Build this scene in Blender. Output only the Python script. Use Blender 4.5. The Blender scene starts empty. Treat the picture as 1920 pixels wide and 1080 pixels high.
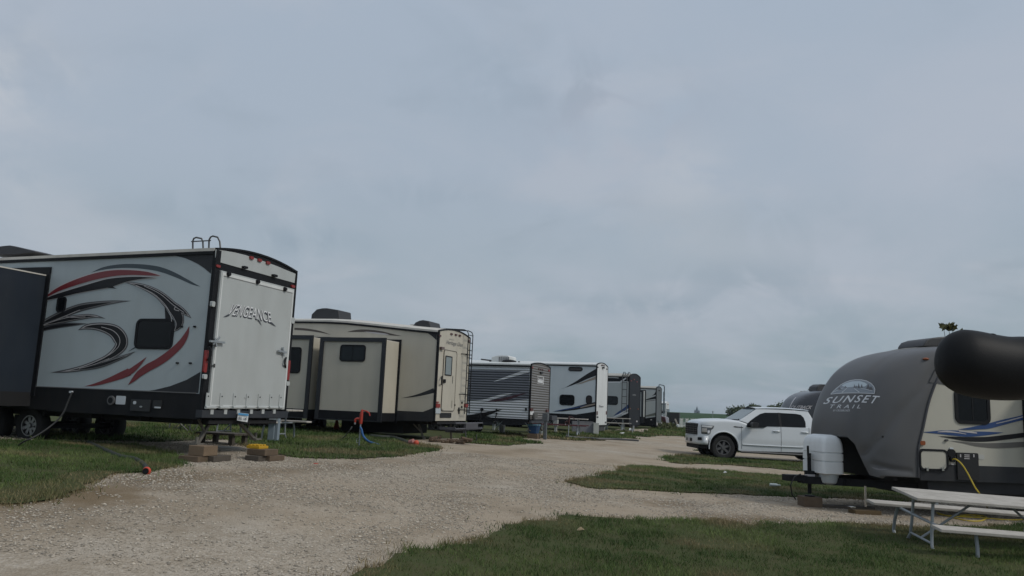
import bpy, math, random
import numpy as np
from mathutils import Vector, Matrix
from mathutils.geometry import tessellate_polygon, delaunay_2d_cdt
from mathutils.bvhtree import BVHTree

S = bpy.context.scene
C = S.collection
PI = math.pi
rad = math.radians

# ---------------------------------------------------------------- camera, sky, sun, exposure
EYE = Vector((0, 0, 1.65))
FPX = 1487.0
RHO = math.atan(.042)
TH = math.atan(224/1487*math.cos(RHO))
cam = bpy.data.cameras.new('camera')
cam.sensor_width = 36; cam.lens = 36*FPX/1920; cam.clip_start = .05; cam.clip_end = 6000
camo = bpy.data.objects.new('camera', cam); C.objects.link(camo)
_R = Vector((1, 0, 0)); _U = Vector((0, -math.sin(TH), math.cos(TH))); _F = Vector((0, math.cos(TH), math.sin(TH)))
cx = _R*math.cos(RHO)+_U*math.sin(RHO); cy = -_R*math.sin(RHO)+_U*math.cos(RHO); cz = -_F
camo.matrix_world = Matrix(((cx.x, cy.x, cz.x, EYE.x), (cx.y, cy.y, cz.y, EYE.y), (cx.z, cy.z, cz.z, EYE.z), (0, 0, 0, 1)))
S.camera = camo

SUN_AZ = math.atan2(.80, -.42)      # from +Y towards +X
SUN_EL = rad(42)
w = bpy.data.worlds.new('World'); S.world = w; w.use_nodes = True
nt = w.node_tree; nt.nodes.clear(); N = nt.nodes.new; L = nt.links.new
out = N('ShaderNodeOutputWorld'); bg = N('ShaderNodeBackground'); bg.inputs[1].default_value = .1
L(bg.outputs[0], out.inputs[0])
sky = N('ShaderNodeTexSky'); sky.sky_type = 'NISHITA'; sky.sun_disc = False
sky.sun_elevation = SUN_EL; sky.sun_rotation = SUN_AZ; sky.air_density = 1.5; sky.dust_density = 4; sky.ozone_density = 2
tc = N('ShaderNodeTexCoord'); sep = N('ShaderNodeSeparateXYZ'); L(tc.outputs['Generated'], sep.inputs[0])
ramp = N('ShaderNodeValToRGB'); L(sep.outputs[2], ramp.inputs[0])
def setramp(r, stops):
    e = r.color_ramp.elements
    while len(e) < len(stops): e.new(.5)
    for i, (p, c) in enumerate(stops):
        e[i].position = p; e[i].color = (c[0], c[1], c[2], 1)
setramp(ramp, [(0, (.255, .33, .37)), (.05, (.28, .36, .405)), (.14, (.345, .415, .48)), (.28, (.385, .45, .535)), (.48, (.385, .455, .55)), (1, (.58, .64, .72))])
# clouds: a soft horizontal layer, direction projected on a plane overhead
def mth(op, a=None, b=None, va=None, vb=None, cl=False, tree=None):
    t = tree or nt
    n = t.nodes.new('ShaderNodeMath'); n.operation = op; n.use_clamp = cl
    if a is not None: t.links.new(a, n.inputs[0])
    if b is not None: t.links.new(b, n.inputs[1])
    if va is not None: n.inputs[0].default_value = va
    if vb is not None: n.inputs[1].default_value = vb
    return n.outputs[0]
zz = mth('ADD', mth('MAXIMUM', sep.outputs[2], vb=0.0), vb=.22)
cmb = N('ShaderNodeCombineXYZ'); L(mth('DIVIDE', sep.outputs[0], zz), cmb.inputs[0]); L(mth('DIVIDE', sep.outputs[1], zz), cmb.inputs[1])
def cloudnoise(scale, det, dist, sx, lo, hi, off=0):
    mp = N('ShaderNodeMapping'); mp.inputs['Scale'].default_value = (sx, 1, 1); mp.inputs['Location'].default_value = (off, off*.7, 0)
    L(cmb.outputs[0], mp.inputs[0])
    n = N('ShaderNodeTexNoise'); n.inputs['Scale'].default_value = scale; n.inputs['Detail'].default_value = det
    n.inputs['Distortion'].default_value = dist; n.inputs['Roughness'].default_value = .55
    L(mp.outputs[0], n.inputs['Vector'])
    r = N('ShaderNodeMapRange'); r.interpolation_type = 'SMOOTHSTEP'; r.inputs[1].default_value = lo; r.inputs[2].default_value = hi
    L(n.outputs[0], r.inputs[0]); return r.outputs[0]
def mixc(fac, a, b, tree=None, blend='MIX'):
    t = tree or nt
    m = t.nodes.new('ShaderNodeMix'); m.data_type = 'RGBA'; m.blend_type = blend
    if hasattr(fac, 'links'): t.links.new(fac, m.inputs[0])
    else: m.inputs[0].default_value = fac
    for i, s in ((6, a), (7, b)):
        if hasattr(s, 'links'): t.links.new(s, m.inputs[i])
        else: m.inputs[i].default_value = (s[0], s[1], s[2], 1)
    return m.outputs[2]
c1 = cloudnoise(.9, 5, .4, 1.0, .38, .66, 3.1)
c2 = cloudnoise(2.4, 7, .6, .8, .50, .72, 7.7)
c3 = cloudnoise(2.6, 6, .5, .9, .53, .76, 4.3)
colr = mixc(mth('MULTIPLY', c1, vb=.60), ramp.outputs[0], (.455, .495, .57))
colr = mixc(mth('MULTIPLY', c2, vb=.26), colr, (.53, .54, .59))
colr = mixc(mth('MULTIPLY', c3, vb=.28), colr, (.27, .335, .40))
# single cloud patches at fixed bearings: (azimuth tangent, elevation tangent, half widths, strength, colour)
cn1 = N('ShaderNodeTexNoise'); cn1.inputs['Scale'].default_value = 11; cn1.inputs['Detail'].default_value = 8; cn1.inputs['Roughness'].default_value = .6; cn1.inputs['Distortion'].default_value = .5
L(tc.outputs['Generated'], cn1.inputs['Vector'])
cn2 = N('ShaderNodeMapRange'); cn2.interpolation_type = 'SMOOTHSTEP'; cn2.inputs[1].default_value = .38; cn2.inputs[2].default_value = .60; L(cn1.outputs[0], cn2.inputs[0])
yy = mth('MAXIMUM', sep.outputs[1], vb=.02); au = mth('DIVIDE', sep.outputs[0], yy); av = mth('DIVIDE', sep.outputs[2], yy)
PALE, DARKC = (.545, .57, .61), (.255, .33, .405)
for u0, v0, ru, rv, st_, cc in ((-.68, .40, .09, .07, .62, PALE), (-.64, .26, .06, .05, .28, PALE), (-.52, .20, .10, .04, .30, PALE), (-.05, .12, .06, .04, .22, PALE), (.12, .38, .10, .07, .38, (.43, .44, .52)), (.22, .30, .07, .06, .40, PALE),
                                (.26, .22, .12, .05, .36, PALE), (.06, .42, .16, .06, .35, DARKC), (-.26, .20, .07, .022, .60, DARKC), (-.44, .235, .12, .03, .38, DARKC), (.30, .175, .12, .028, .50, DARKC), (.20, .135, .24, .020, .50, DARKC), (.42, .10, .20, .02, .36, DARKC), (-.12, .27, .10, .03, .25, DARKC), (.30, .24, .16, .05, .30, DARKC)):
    e = mth('ADD', mth('POWER', mth('ABSOLUTE', mth('DIVIDE', mth('SUBTRACT', au, vb=u0), vb=ru)), vb=2.0), mth('POWER', mth('ABSOLUTE', mth('DIVIDE', mth('SUBTRACT', av, vb=v0), vb=rv)), vb=2.0))
    k = mth('MULTIPLY', mth('EXPONENT', mth('MULTIPLY', e, vb=-1.0)), mth('MULTIPLY', cn2.outputs[0], vb=st_))
    colr = mixc(k, colr, cc)
sc10 = N('ShaderNodeVectorMath'); sc10.operation = 'SCALE'; sc10.inputs['Scale'].default_value = 10.0
L(colr, sc10.inputs[0])
L(mixc(.95, sky.outputs[0], sc10.outputs[0]), bg.inputs[0])

sun = bpy.data.lights.new('sun', 'SUN'); sun.energy = 1.45; sun.angle = rad(12); sun.color = (1, .95, .87)
suno = bpy.data.objects.new('sun', sun); C.objects.link(suno)
sd = Vector((math.sin(SUN_AZ)*math.cos(SUN_EL), math.cos(SUN_AZ)*math.cos(SUN_EL), math.sin(SUN_EL)))
suno.rotation_euler = sd.to_track_quat('Z', 'Y').to_euler()
S.view_settings.view_transform = 'Standard'; S.view_settings.look = 'None'
S.view_settings.exposure = 0; S.view_settings.gamma = 1

# ---------------------------------------------------------------- materials
MATS = {}
def M(name, col=None, rough=.5, metal=0, var=.06, scale=2.0, bump=0, bscale=40, dirt=0, corr=False, coat=0, emis=None, vcol=False, spec=.5):
    if name in MATS: return MATS[name]
    m = bpy.data.materials.new(name); m.use_nodes = True; MATS[name] = m
    t = m.node_tree; b = t.nodes['Principled BSDF']
    b.inputs['Roughness'].default_value = rough; b.inputs['Metallic'].default_value = metal
    b.inputs['Specular IOR Level'].default_value = spec
    if coat: b.inputs['Coat Weight'].default_value = coat; b.inputs['Coat Roughness'].default_value = .08
    tcd = t.nodes.new('ShaderNodeTexCoord')
    no = t.nodes.new('ShaderNodeTexNoise'); no.inputs['Scale'].default_value = scale; no.inputs['Detail'].default_value = 5
    t.links.new(tcd.outputs['Object'], no.inputs['Vector'])
    c = mixc(no.outputs[0], [x*(1-var) for x in col], [min(1, x*(1+var)) for x in col], t)
    if vcol:
        a = t.nodes.new('ShaderNodeVertexColor'); a.layer_name = 'Col'
        c = a.outputs[0]
    if dirt:
        mp = t.nodes.new('ShaderNodeMapping'); mp.inputs['Scale'].default_value = (3.2, 3.2, .9)
        t.links.new(tcd.outputs['Object'], mp.inputs[0])
        n2 = t.nodes.new('ShaderNodeTexNoise'); n2.inputs['Scale'].default_value = 1; n2.inputs['Detail'].default_value = 6
        t.links.new(mp.outputs[0], n2.inputs['Vector'])
        r = t.nodes.new('ShaderNodeMapRange'); r.inputs[1].default_value = .40; r.inputs[2].default_value = .95; r.inputs[4].default_value = dirt
        t.links.new(n2.outputs[0], r.inputs[0])
        c = mixc(r.outputs[0], c, (.13, .115, .09), t)
        rr = t.nodes.new('ShaderNodeMapRange'); rr.inputs[3].default_value = max(0, rough-.08); rr.inputs[4].default_value = min(1, rough+.2)
        t.links.new(no.outputs[0], rr.inputs[0]); t.links.new(rr.outputs[0], b.inputs['Roughness'])
    t.links.new(c, b.inputs['Base Color'])
    if corr:
        sp = t.nodes.new('ShaderNodeSeparateXYZ'); t.links.new(tcd.outputs['Object'], sp.inputs[0])
        s = mth('SINE', mth('MULTIPLY', sp.outputs[2], vb=PI/.095, tree=t), tree=t)
        s = mth('ABSOLUTE', mth('MULTIPLY', s, vb=1.0, tree=t), tree=t)
        bu = t.nodes.new('ShaderNodeBump'); bu.inputs['Strength'].default_value = 1; bu.inputs['Distance'].default_value = .022
        t.links.new(s, bu.inputs['Height']); t.links.new(bu.outputs[0], b.inputs['Normal'])
    elif bump:
        n3 = t.nodes.new('ShaderNodeTexNoise'); n3.inputs['Scale'].default_value = bscale; n3.inputs['Detail'].default_value = 4
        t.links.new(tcd.outputs['Object'], n3.inputs['Vector'])
        bu = t.nodes.new('ShaderNodeBump'); bu.inputs['Strength'].default_value = 1; bu.inputs['Distance'].default_value = bump
        t.links.new(n3.outputs[0], bu.inputs['Height']); t.links.new(bu.outputs[0], b.inputs['Normal'])
    if emis:
        b.inputs['Emission Color'].default_value = (*emis, 1); b.inputs['Emission Strength'].default_value = 1
    return m

white = M('gelcoat_white', (.62, .64, .63), .35, dirt=.22)
ramp_white = M('ramp_white', (.41, .435, .43), .4, var=.05, dirt=.2, bump=.001, bscale=2)
bluegrey = M('gelcoat_blue_grey', (.37, .42, .435), .35, dirt=.15, bump=.001, bscale=1.5)
cream = M('gelcoat_cream', (.475, .445, .37), .4, dirt=.18, bump=.001, bscale=1.5)
cream2 = M('gelcoat_cream_light', (.485, .455, .38), .4, dirt=.25, bump=.001, bscale=2)
black = M('black_trim', (.009, .010, .012), .6, spec=.2)
charcoal = M('charcoal_gelcoat', (.026, .028, .032), .45, dirt=.15, spec=.25)
navy = M('navy_panel', (.02, .027, .038), .4, var=.15, dirt=.1, spec=.2)
dark2 = M('underbody', (.008, .008, .009), .8)
glassd = M('tinted_glass', (.004, .005, .006), .12, spec=.22)
glassg = M('grey_glass', (.025, .03, .034), .15, spec=.3)
rubber = M('rubber', (.012, .012, .012), .8, bump=.003, bscale=60)
roofw = M('roof_membrane', (.55, .53, .48), .6, dirt=.4)
chrome = M('chrome', (.6, .6, .6), .2, metal=1)
alu = M('aluminium', (.42, .44, .45), .4, metal=.8, var=.12, scale=12)
galv = M('galvanised_steel', (.30, .33, .35), .5, metal=.4, var=.15, scale=10)
gun = M('dark_steel', (.09, .09, .09), .5, metal=.6)
redl = M('red_lens', (.22, .018, .015), .3)
ambl = M('amber_lens', (.22, .055, .012), .3)
maroon = M('maroon_vinyl', (.16, .018, .022), .3)
vblack = M('black_vinyl', (.013, .013, .015), .4, spec=.25)
vdgrey = M('dark_grey_vinyl', (.085, .085, .09), .3)
vlight = M('pale_vinyl', (.45, .43, .43), .3)
vgrey = M('grey_vinyl', (.19, .19, .19), .3)
vwhite = M('white_vinyl', (.66, .67, .68), .3)
vteal = M('dark_teal_vinyl', (.035, .05, .06), .3)
vblue = M('blue_vinyl', (.025, .06, .17), .3)
vbrown = M('brown_vinyl', (.075, .06, .05), .3)
wood = M('weathered_timber', (.11, .078, .05), .85, var=.4, scale=8, bump=.006, bscale=25)
woodg = M('grey_timber', (.075, .063, .05), .9, var=.4, scale=8, bump=.006, bscale=25)
plankm = M('painted_grey_plank', (.42, .395, .355), .8, var=.25, scale=9, bump=.004, bscale=50, dirt=.45)
yellow = M('yellow_plastic', (.48, .28, .01), .5)
orange = M('orange_plastic', (.50, .065, .03), .55)
redp = M('red_enamel', (.36, .035, .02), .45, var=.25, scale=20)
bluep = M('blue_plastic', (.02, .10, .28), .5)
concrete = M('concrete', (.26, .245, .215), .9, var=.2, scale=8, bump=.005, bscale=40)
hosey = M('yellow_hose', (.50, .37, .03), .5)
paper = M('label_paper', (.5, .53, .55), .6)
tailblue = M('plate_blue', (.05, .22, .42), .5)

# ---------------------------------------------------------------- ground height and pixel helpers
def H(x, y):
    x = np.asarray(x, float); y = np.asarray(y, float)
    u = .94*x-.342*y
    b = np.interp(u, [-60, -15, -12, -10, -8, -5, -2.4, 0, 2, 6, 12, 60], [.95, .64, .585, .50, .42, .26, .12, .07, .04, .0, -.05, -.3])
    near = np.interp(y, [0, 8, 10.5, 12, 16], [-.34, -.20, -.10, -.03, 0])
    near = near*np.interp(u, [-9, -5], [0.2, 1])
    far = np.interp(y, [50, 110], [1, .35])
    z = b*far+near
    f = np.interp(y, [95, 400], [0, 1])
    z = z*(1-f)+2.65*f
    z = np.where(y > 400, 2.65-(y-400)*.012, z)
    return z
def Hs(x, y): return float(H(x, y))
def ray(px, py):
    dx = (px-960)/FPX; dy = (540-py)/FPX
    xr = dx*math.cos(RHO)-dy*math.sin(RHO); yr = dx*math.sin(RHO)+dy*math.cos(RHO)
    return Vector((xr, math.cos(TH)-yr*math.sin(TH), math.sin(TH)+yr*math.cos(TH)))
def atd(px, py, d):
    r = ray(px, py); return EYE+r*(d/r.y)
def gp(px, py):
    r = ray(px, py); r = r/r.y
    lo, hi = 1.0, 380.0
    for _ in range(50):
        m = (lo+hi)/2; p = EYE+r*m
        if p.z > Hs(p.x, p.y): lo = m
        else: hi = m
    p = EYE+r*lo; return Vector((p.x, p.y, Hs(p.x, p.y)))

class Fr:
    """site frame: x along the long axis, y away from the viewer's side, z up from the ground there"""
    def __init__(s, ang, px, py, d, gz):
        a = rad(ang); s.a = a
        s.X = Vector((math.cos(a), math.sin(a), 0)); s.Y = Vector((-math.sin(a), math.cos(a), 0))
        s.O = atd(px, py, d); s.O.z = gz
    def side(s, px, py, y=0):
        r = ray(px, py); P0 = s.O+s.Y*y
        t = ((P0-EYE).dot(s.Y))/r.dot(s.Y); p = EYE+r*t-s.O
        return Vector((p.dot(s.X), y, p.z))
    def rear(s, px, py, x=0):
        r = ray(px, py); P0 = s.O+s.X*x
        t = ((P0-EYE).dot(s.X))/r.dot(s.X); p = EYE+r*t-s.O
        return Vector((x, p.dot(s.Y), p.z))
    def gnd(s, px, py):
        p = gp(px, py)-s.O; return Vector((p.dot(s.X), p.dot(s.Y), p.z))
    def loc(s, p):
        p = p-s.O; return Vector((p.dot(s.X), p.dot(s.Y), p.z))
    def wld(s, p):
        return s.O+s.X*p[0]+s.Y*p[1]+Vector((0, 0, p[2]))
    def S(s, y): return lambda px, py: s.side(px, py, y)
    def R(s, x): return lambda px, py: s.rear(px, py, x)

# ---------------------------------------------------------------- mesh builder
class MB:
    def __init__(s): s.v = []; s.f = []; s.m = []; s.T = None
    def add(s, vs, fs, mi=0):
        o = len(s.v)
        for v in vs:
            v = Vector(v)
            if s.T: v = s.T @ v
            s.v.append(v)
        for f in fs: s.f.append([i+o for i in f]); s.m.append(mi)
        return s
    def box(s, x0, x1, y0, y1, z0, z1, mi=0):
        return s.add([(x0, y0, z0), (x1, y0, z0), (x1, y1, z0), (x0, y1, z0), (x0, y0, z1), (x1, y0, z1), (x1, y1, z1), (x0, y1, z1)],
                     [(0, 3, 2, 1), (4, 5, 6, 7), (0, 1, 5, 4), (1, 2, 6, 5), (2, 3, 7, 6), (3, 0, 4, 7)], mi)
    def beam(s, p, q, w, h, mi=0):
        p = Vector(p); q = Vector(q); d = (q-p).normalized()
        up = Vector((0, 0, 1)) if abs(d.z) < .95 else Vector((0, 1, 0))
        a = d.cross(up).normalized()*w/2; b = d.cross(a).normalized()*h/2
        vs = [c+e*a+g*b for c in (p, q) for e, g in ((-1, -1), (1, -1), (1, 1), (-1, 1))]
        return s.add(vs, [(0, 1, 2, 3), (7, 6, 5, 4), (0, 4, 5, 1), (1, 5, 6, 2), (2, 6, 7, 3), (3, 7, 4, 0)], mi)
    def tube(s, pts, r, n=8, mi=0, cap=True):
        pts = [Vector(p) for p in pts]; k = len(pts)
        rs = r if isinstance(r, (list, tuple)) else [r]*k
        vs = []; prev = None
        for i, p in enumerate(pts):
            d = (pts[min(i+1, k-1)]-pts[max(i-1, 0)]).normalized()
            if prev is None:
                a = d.cross(Vector((0, 0, 1)))
                if a.length < .1: a = d.cross(Vector((0, 1, 0)))
            else: a = prev-d*prev.dot(d)
            a.normalize(); prev = a; b = d.cross(a)
            for j in range(n):
                t = 2*PI*j/n; vs.append(p+(a*math.cos(t)+b*math.sin(t))*rs[i])
        fs = [(i*n+j, i*n+(j+1) % n, (i+1)*n+(j+1) % n, (i+1)*n+j) for i in range(k-1) for j in range(n)]
        if cap: fs += [tuple(range(n))[::-1], tuple((k-1)*n+j for j in range(n))]
        return s.add(vs, fs, mi)
    def prism(s, poly, ax, a, b, mi=0):
        n = len(poly)
        def P(u, v, w): return {'y': (u, w, v), 'x': (w, u, v), 'z': (u, v, w)}[ax]
        vs = [P(u, v, a) for u, v in poly]+[P(u, v, b) for u, v in poly]
        tri = tessellate_polygon([[Vector((u, v, 0)) for u, v in poly]])
        fs = [t for t in tri]+[tuple(i+n for i in t[::-1]) for t in tri]+[(i, (i+1) % n, n+(i+1) % n, n+i) for i in range(n)]
        return s.add(vs, fs, mi)
    def ring(s, outer, inner, ax, a, b, mi=0):
        n = len(outer)
        def P(u, v, w): return {'y': (u, w, v), 'x': (w, u, v), 'z': (u, v, w)}[ax]
        vs = [P(u, v, w) for w in (a, b) for pl in (outer, inner) for u, v in pl]
        fs = []
        for i in range(n):
            j = (i+1) % n
            fs += [(i, j, n+j, n+i), (2*n+i, 3*n+i, 3*n+j, 2*n+j), (i, 2*n+i, 2*n+j, j), (n+i, n+j, 3*n+j, 3*n+i)]
        return s.add(vs, fs, mi)
    def poly(s, pts, mi=0):
        pts = [Vector(p) for p in pts]
        return s.add(pts, [tuple(t) for t in tessellate_polygon([pts])], mi)
    def ball(s, c, r, nu=12, nv=8, mi=0):
        if not isinstance(r, (tuple, list)): r = (r, r, r)
        vs = [(c[0], c[1], c[2]+r[2])]
        for i in range(1, nv):
            for j in range(nu):
                a = PI*i/nv; b = 2*PI*j/nu
                vs.append((c[0]+r[0]*math.sin(a)*math.cos(b), c[1]+r[1]*math.sin(a)*math.sin(b), c[2]+r[2]*math.cos(a)))
        vs.append((c[0], c[1], c[2]-r[2])); e = len(vs)-1
        fs = [(0, 1+j, 1+(j+1) % nu) for j in range(nu)]
        fs += [(1+i*nu+j, 1+(i+1)*nu+j, 1+(i+1)*nu+(j+1) % nu, 1+i*nu+(j+1) % nu) for i in range(nv-2) for j in range(nu)]
        fs += [(e, 1+(nv-2)*nu+(j+1) % nu, 1+(nv-2)*nu+j) for j in range(nu)]
        return s.add(vs, fs, mi)
    def build(s, name, mats, parent=None, smooth=False, bevel=0, seg=2, fix=True, label=None):
        me = bpy.data.meshes.new(name)
        me.from_pydata([tuple(v) for v in s.v], [], s.f)
        if not isinstance(mats, (list, tuple)): mats = [mats]
        for m in mats: me.materials.append(m)
        if len(mats) > 1:
            me.polygons.foreach_set('material_index', s.m)
        if fix:
            import bmesh
            bm = bmesh.new(); bm.from_mesh(me); bmesh.ops.recalc_face_normals(bm, faces=bm.faces); bm.to_mesh(me); bm.free()
        if smooth:
            me.shade_smooth(); me.set_sharp_from_angle(angle=rad(38))
        o = bpy.data.objects.new(name, me); C.objects.link(o)
        if parent: o.parent = parent
        if bevel:
            md = o.modifiers.new('bevel', 'BEVEL'); md.width = bevel; md.segments = seg; md.limit_method = 'ANGLE'; md.angle_limit = rad(40)
            md.harden_normals = False
        if label: o['label'] = label
        return o
def tag(o, label=None, cat=None, group=None, kind=None):
    if label: o['label'] = label
    if cat: o['category'] = cat
    if group: o['group'] = group
    if kind: o['kind'] = kind
    return o
def empty(name, loc, rz=0, label=None, cat=None, group=None):
    o = bpy.data.objects.new(name, None); C.objects.link(o); o.location = loc; o.rotation_euler = (0, 0, rz)
    o.empty_display_size = .2
    return tag(o, label, cat, group)
def at_frame(name, fr, label, cat, group=None):
    return empty(name, fr.O, fr.a, label, cat, group)

def rrect(u0, v0, u1, v1, r, n=5):
    if u1 < u0: u0, u1 = u1, u0
    if v1 < v0: v0, v1 = v1, v0
    r = min(r, (u1-u0)/2, (v1-v0)/2); p = []
    for cu, cv, a in ((u1-r, v1-r, 0), (u0+r, v1-r, 90), (u0+r, v0+r, 180), (u1-r, v0+r, 270)):
        for i in range(n+1):
            t = rad(a+90*i/n); p.append((cu+r*math.cos(t), cv+r*math.sin(t)))
    return p
def crom(pts, k=6, closed=False):
    """Catmull-Rom through tuples"""
    P = [np.array(p, float) for p in pts]; n = len(P); o = []
    rng = range(n if closed else n-1)
    for i in rng:
        p0 = P[(i-1) % n] if closed or i > 0 else P[0]; p1 = P[i]; p2 = P[(i+1) % n]
        p3 = P[(i+2) % n] if closed or i+2 < n else P[-1]
        for j in range(k):
            t = j/k
            o.append(.5*((2*p1)+(-p0+p2)*t+(2*p0-5*p1+4*p2-p3)*t*t+(-p0+3*p1-3*p2+p3)*t**3))
    if not closed: o.append(P[-1])
    return o
def stroke(mb, mapf, pts, mi=0, inset=0, k=5, shift=0):
    """tapered swoosh: (x, y, width) in picture units laid out on the panel by mapf"""
    q = crom(pts, k); n = len(q); vs = []
    for i, p in enumerate(q):
        d = q[min(i+1, n-1)][:2]-q[max(i-1, 0)][:2]; d = d/(np.hypot(*d)+1e-9)
        nn = np.array([-d[1], d[0]]); wd = max(0.15, p[2]-2*inset)/2
        if p[2]-2*inset <= .1: wd = .02
        c = p[:2]+nn*shift*min(1, p[2]/4)
        a = c+nn*wd; b = c-nn*wd
        vs += [mapf(a[0], a[1]), mapf(b[0], b[1])]
    mb.add(vs, [(2*i, 2*i+1, 2*i+3, 2*i+2) for i in range(n-1)], mi)
def pdecal(mb, mapf, px, mi=0, sm=False, k=4):
    if sm: px = [tuple(p) for p in crom(px, k, True)]
    mb.poly([mapf(p[0], p[1]) for p in px], mi)
def text_mesh(string, shear=0, bold=0, spacing=1):
    cu = bpy.data.curves.new('t', 'FONT'); cu.body = string; cu.shear = shear; cu.offset = bold; cu.space_character = spacing
    cu.resolution_u = 3
    ob = bpy.data.objects.new('t', cu); C.objects.link(ob)
    bpy.context.view_layer.update()
    me = bpy.data.meshes.new_from_object(ob.evaluated_get(bpy.context.evaluated_depsgraph_get()))
    vs = [tuple(v.co) for v in me.vertices]; fs = [tuple(p.vertices) for p in me.polygons]
    bpy.data.objects.remove(ob); bpy.data.curves.remove(cu); bpy.data.meshes.remove(me)
    xs = [v[0] for v in vs]; ys = [v[1] for v in vs]
    x0, x1, y0, y1 = min(xs), max(xs), min(ys), max(ys)
    return [((v[0]-x0)/(x1-x0), (v[1]-y0)/(y1-y0)) for v in vs], fs
def text_decal(mb, mapf, string, quad, mi=0, shear=0, bold=0, spacing=1, warp=None):
    """quad: top-left, top-right, bottom-right, bottom-left"""
    vs, fs = text_mesh(string, shear, bold, spacing)
    tl, tr, br, bl = [np.array(q, float) for q in quad]; o = []
    for u, v in vs:
        if warp: u, v = warp(u, v)
        p = (bl*(1-u)+br*u)*(1-v)+(tl*(1-u)+tr*u)*v
        o.append(mapf(p[0], p[1]))
    mb.add(o, fs, mi)

# ---------------------------------------------------------------- generic parts
def window(parent, fr, y, px, frame=.05, r=.09, plane='S', bars=0, glass=None, proud=.02, name='window', framem=None):
    """px: x0,y0,x1,y1 of the opening; on the side plane (S) or the rear plane (R)"""
    x0, y0, x1, y1 = px
    if plane == 'S':
        a = fr.side(x0, y0, y); b = fr.side(x1, y1, y); u0, v1, u1, v0 = a.x, a.z, b.x, b.z; ax = 'y'; A, B = y-proud, y+.01; G = y-proud*.5
    else:
        a = fr.rear(x0, y0, y); b = fr.rear(x1, y1, y); u0, v1, u1, v0 = a.y, a.z, b.y, b.z; ax = 'x'; A, B = y+proud, y-.01; G = y+proud*.5
    return window_l(parent, ax, u0, v0, u1, v1, A, B, G, frame, r, bars, glass or glassd, name, framem or black)
def window_l(parent, ax, u0, v0, u1, v1, A, B, G, frame, r, bars, glass, name, framem):
    f = MB(); f.ring(rrect(u0, v0, u1, v1, r), rrect(u0+frame, v0+frame, u1-frame, v1-frame, max(.01, r-frame)), ax, A, B)
    for k in range(bars):
        c = u0+(u1-u0)*(k+1)/(bars+1); f.prism([(c-.012, v0+frame), (c+.012, v0+frame), (c+.012, v1-frame), (c-.012, v1-frame)], ax, G+(A-G)*.6, B)
    o = f.build(name, framem, parent)
    g = MB(); g.prism(rrect(u0+frame*.8, v0+frame*.8, u1-frame*.8, v1-frame*.8, max(.01, r-frame)), ax, G, B)
    g.build('pane', glass, o)
    return o
def wheel(parent, x, y, z, r, wd, rim=None, spokes=6, side=-1, rimr=.6, hub=True):
    """axis along y; side -1 shows its face towards -y"""
    t = MB(); n = 28; prof = [(r*rimr, -wd*.42), (r*.8, -wd*.5), (r*.95, -wd*.46), (r, -wd*.36), (r, wd*.36), (r*.95, wd*.46), (r*.8, wd*.5), (r*rimr, wd*.42)]
    vs = []; k = len(prof)
    for i in range(n):
        a = 2*PI*i/n
        for rr, yy in prof: vs.append((x+rr*math.cos(a), y+yy, z+rr*math.sin(a)))
    fs = [(i*k+j, ((i+1) % n)*k+j, ((i+1) % n)*k+(j+1) % k, i*k+(j+1) % k) for i in range(n) for j in range(k)]
    t.add(vs, fs); o = t.build('wheel', rubber, parent, smooth=True)
    m = MB(); f = y+side*wd*.30; R = r*rimr
    cs = [(R*math.cos(2*PI*i/24), R*math.sin(2*PI*i/24)) for i in range(24)]; c2 = [(a*.9, b*.9) for a, b in cs]
    m.ring([(x+a, z+b) for a, b in cs], [(x+a, z+b) for a, b in c2], 'y', y-wd*.43, y+wd*.43)
    for i in range(spokes):
        a = 2*PI*i/spokes+.3; d = Vector((math.cos(a), 0, math.sin(a))); c = Vector((x, f, z))
        p = Vector((-d.z, 0, d.x)); w1, w2 = R*.13, R*.17
        a0 = c+d*R*.1; a1 = c+d*R*.93
        vs = [a0+p*w1, a0-p*w1, a1-p*w2, a1+p*w2]; vs += [v-Vector((0, side*.03, 0)) for v in vs]
        m.add(vs, [(0, 1, 2, 3), (7, 6, 5, 4), (0, 4, 5, 1), (1, 5, 6, 2), (2, 6, 7, 3), (3, 7, 4, 0)])
    m.tube([(x, f-.01, z), (x, f+side*.03, z)], R*.22, 12)
    rm = m.build('rim', rim or gun, o, smooth=True)
    b = MB(); b.tube([(x, f-side*.06, z), (x, f-side*.05, z)], R*.92, 20); b.build('brake_disc', dark2, o)
    return o

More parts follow.
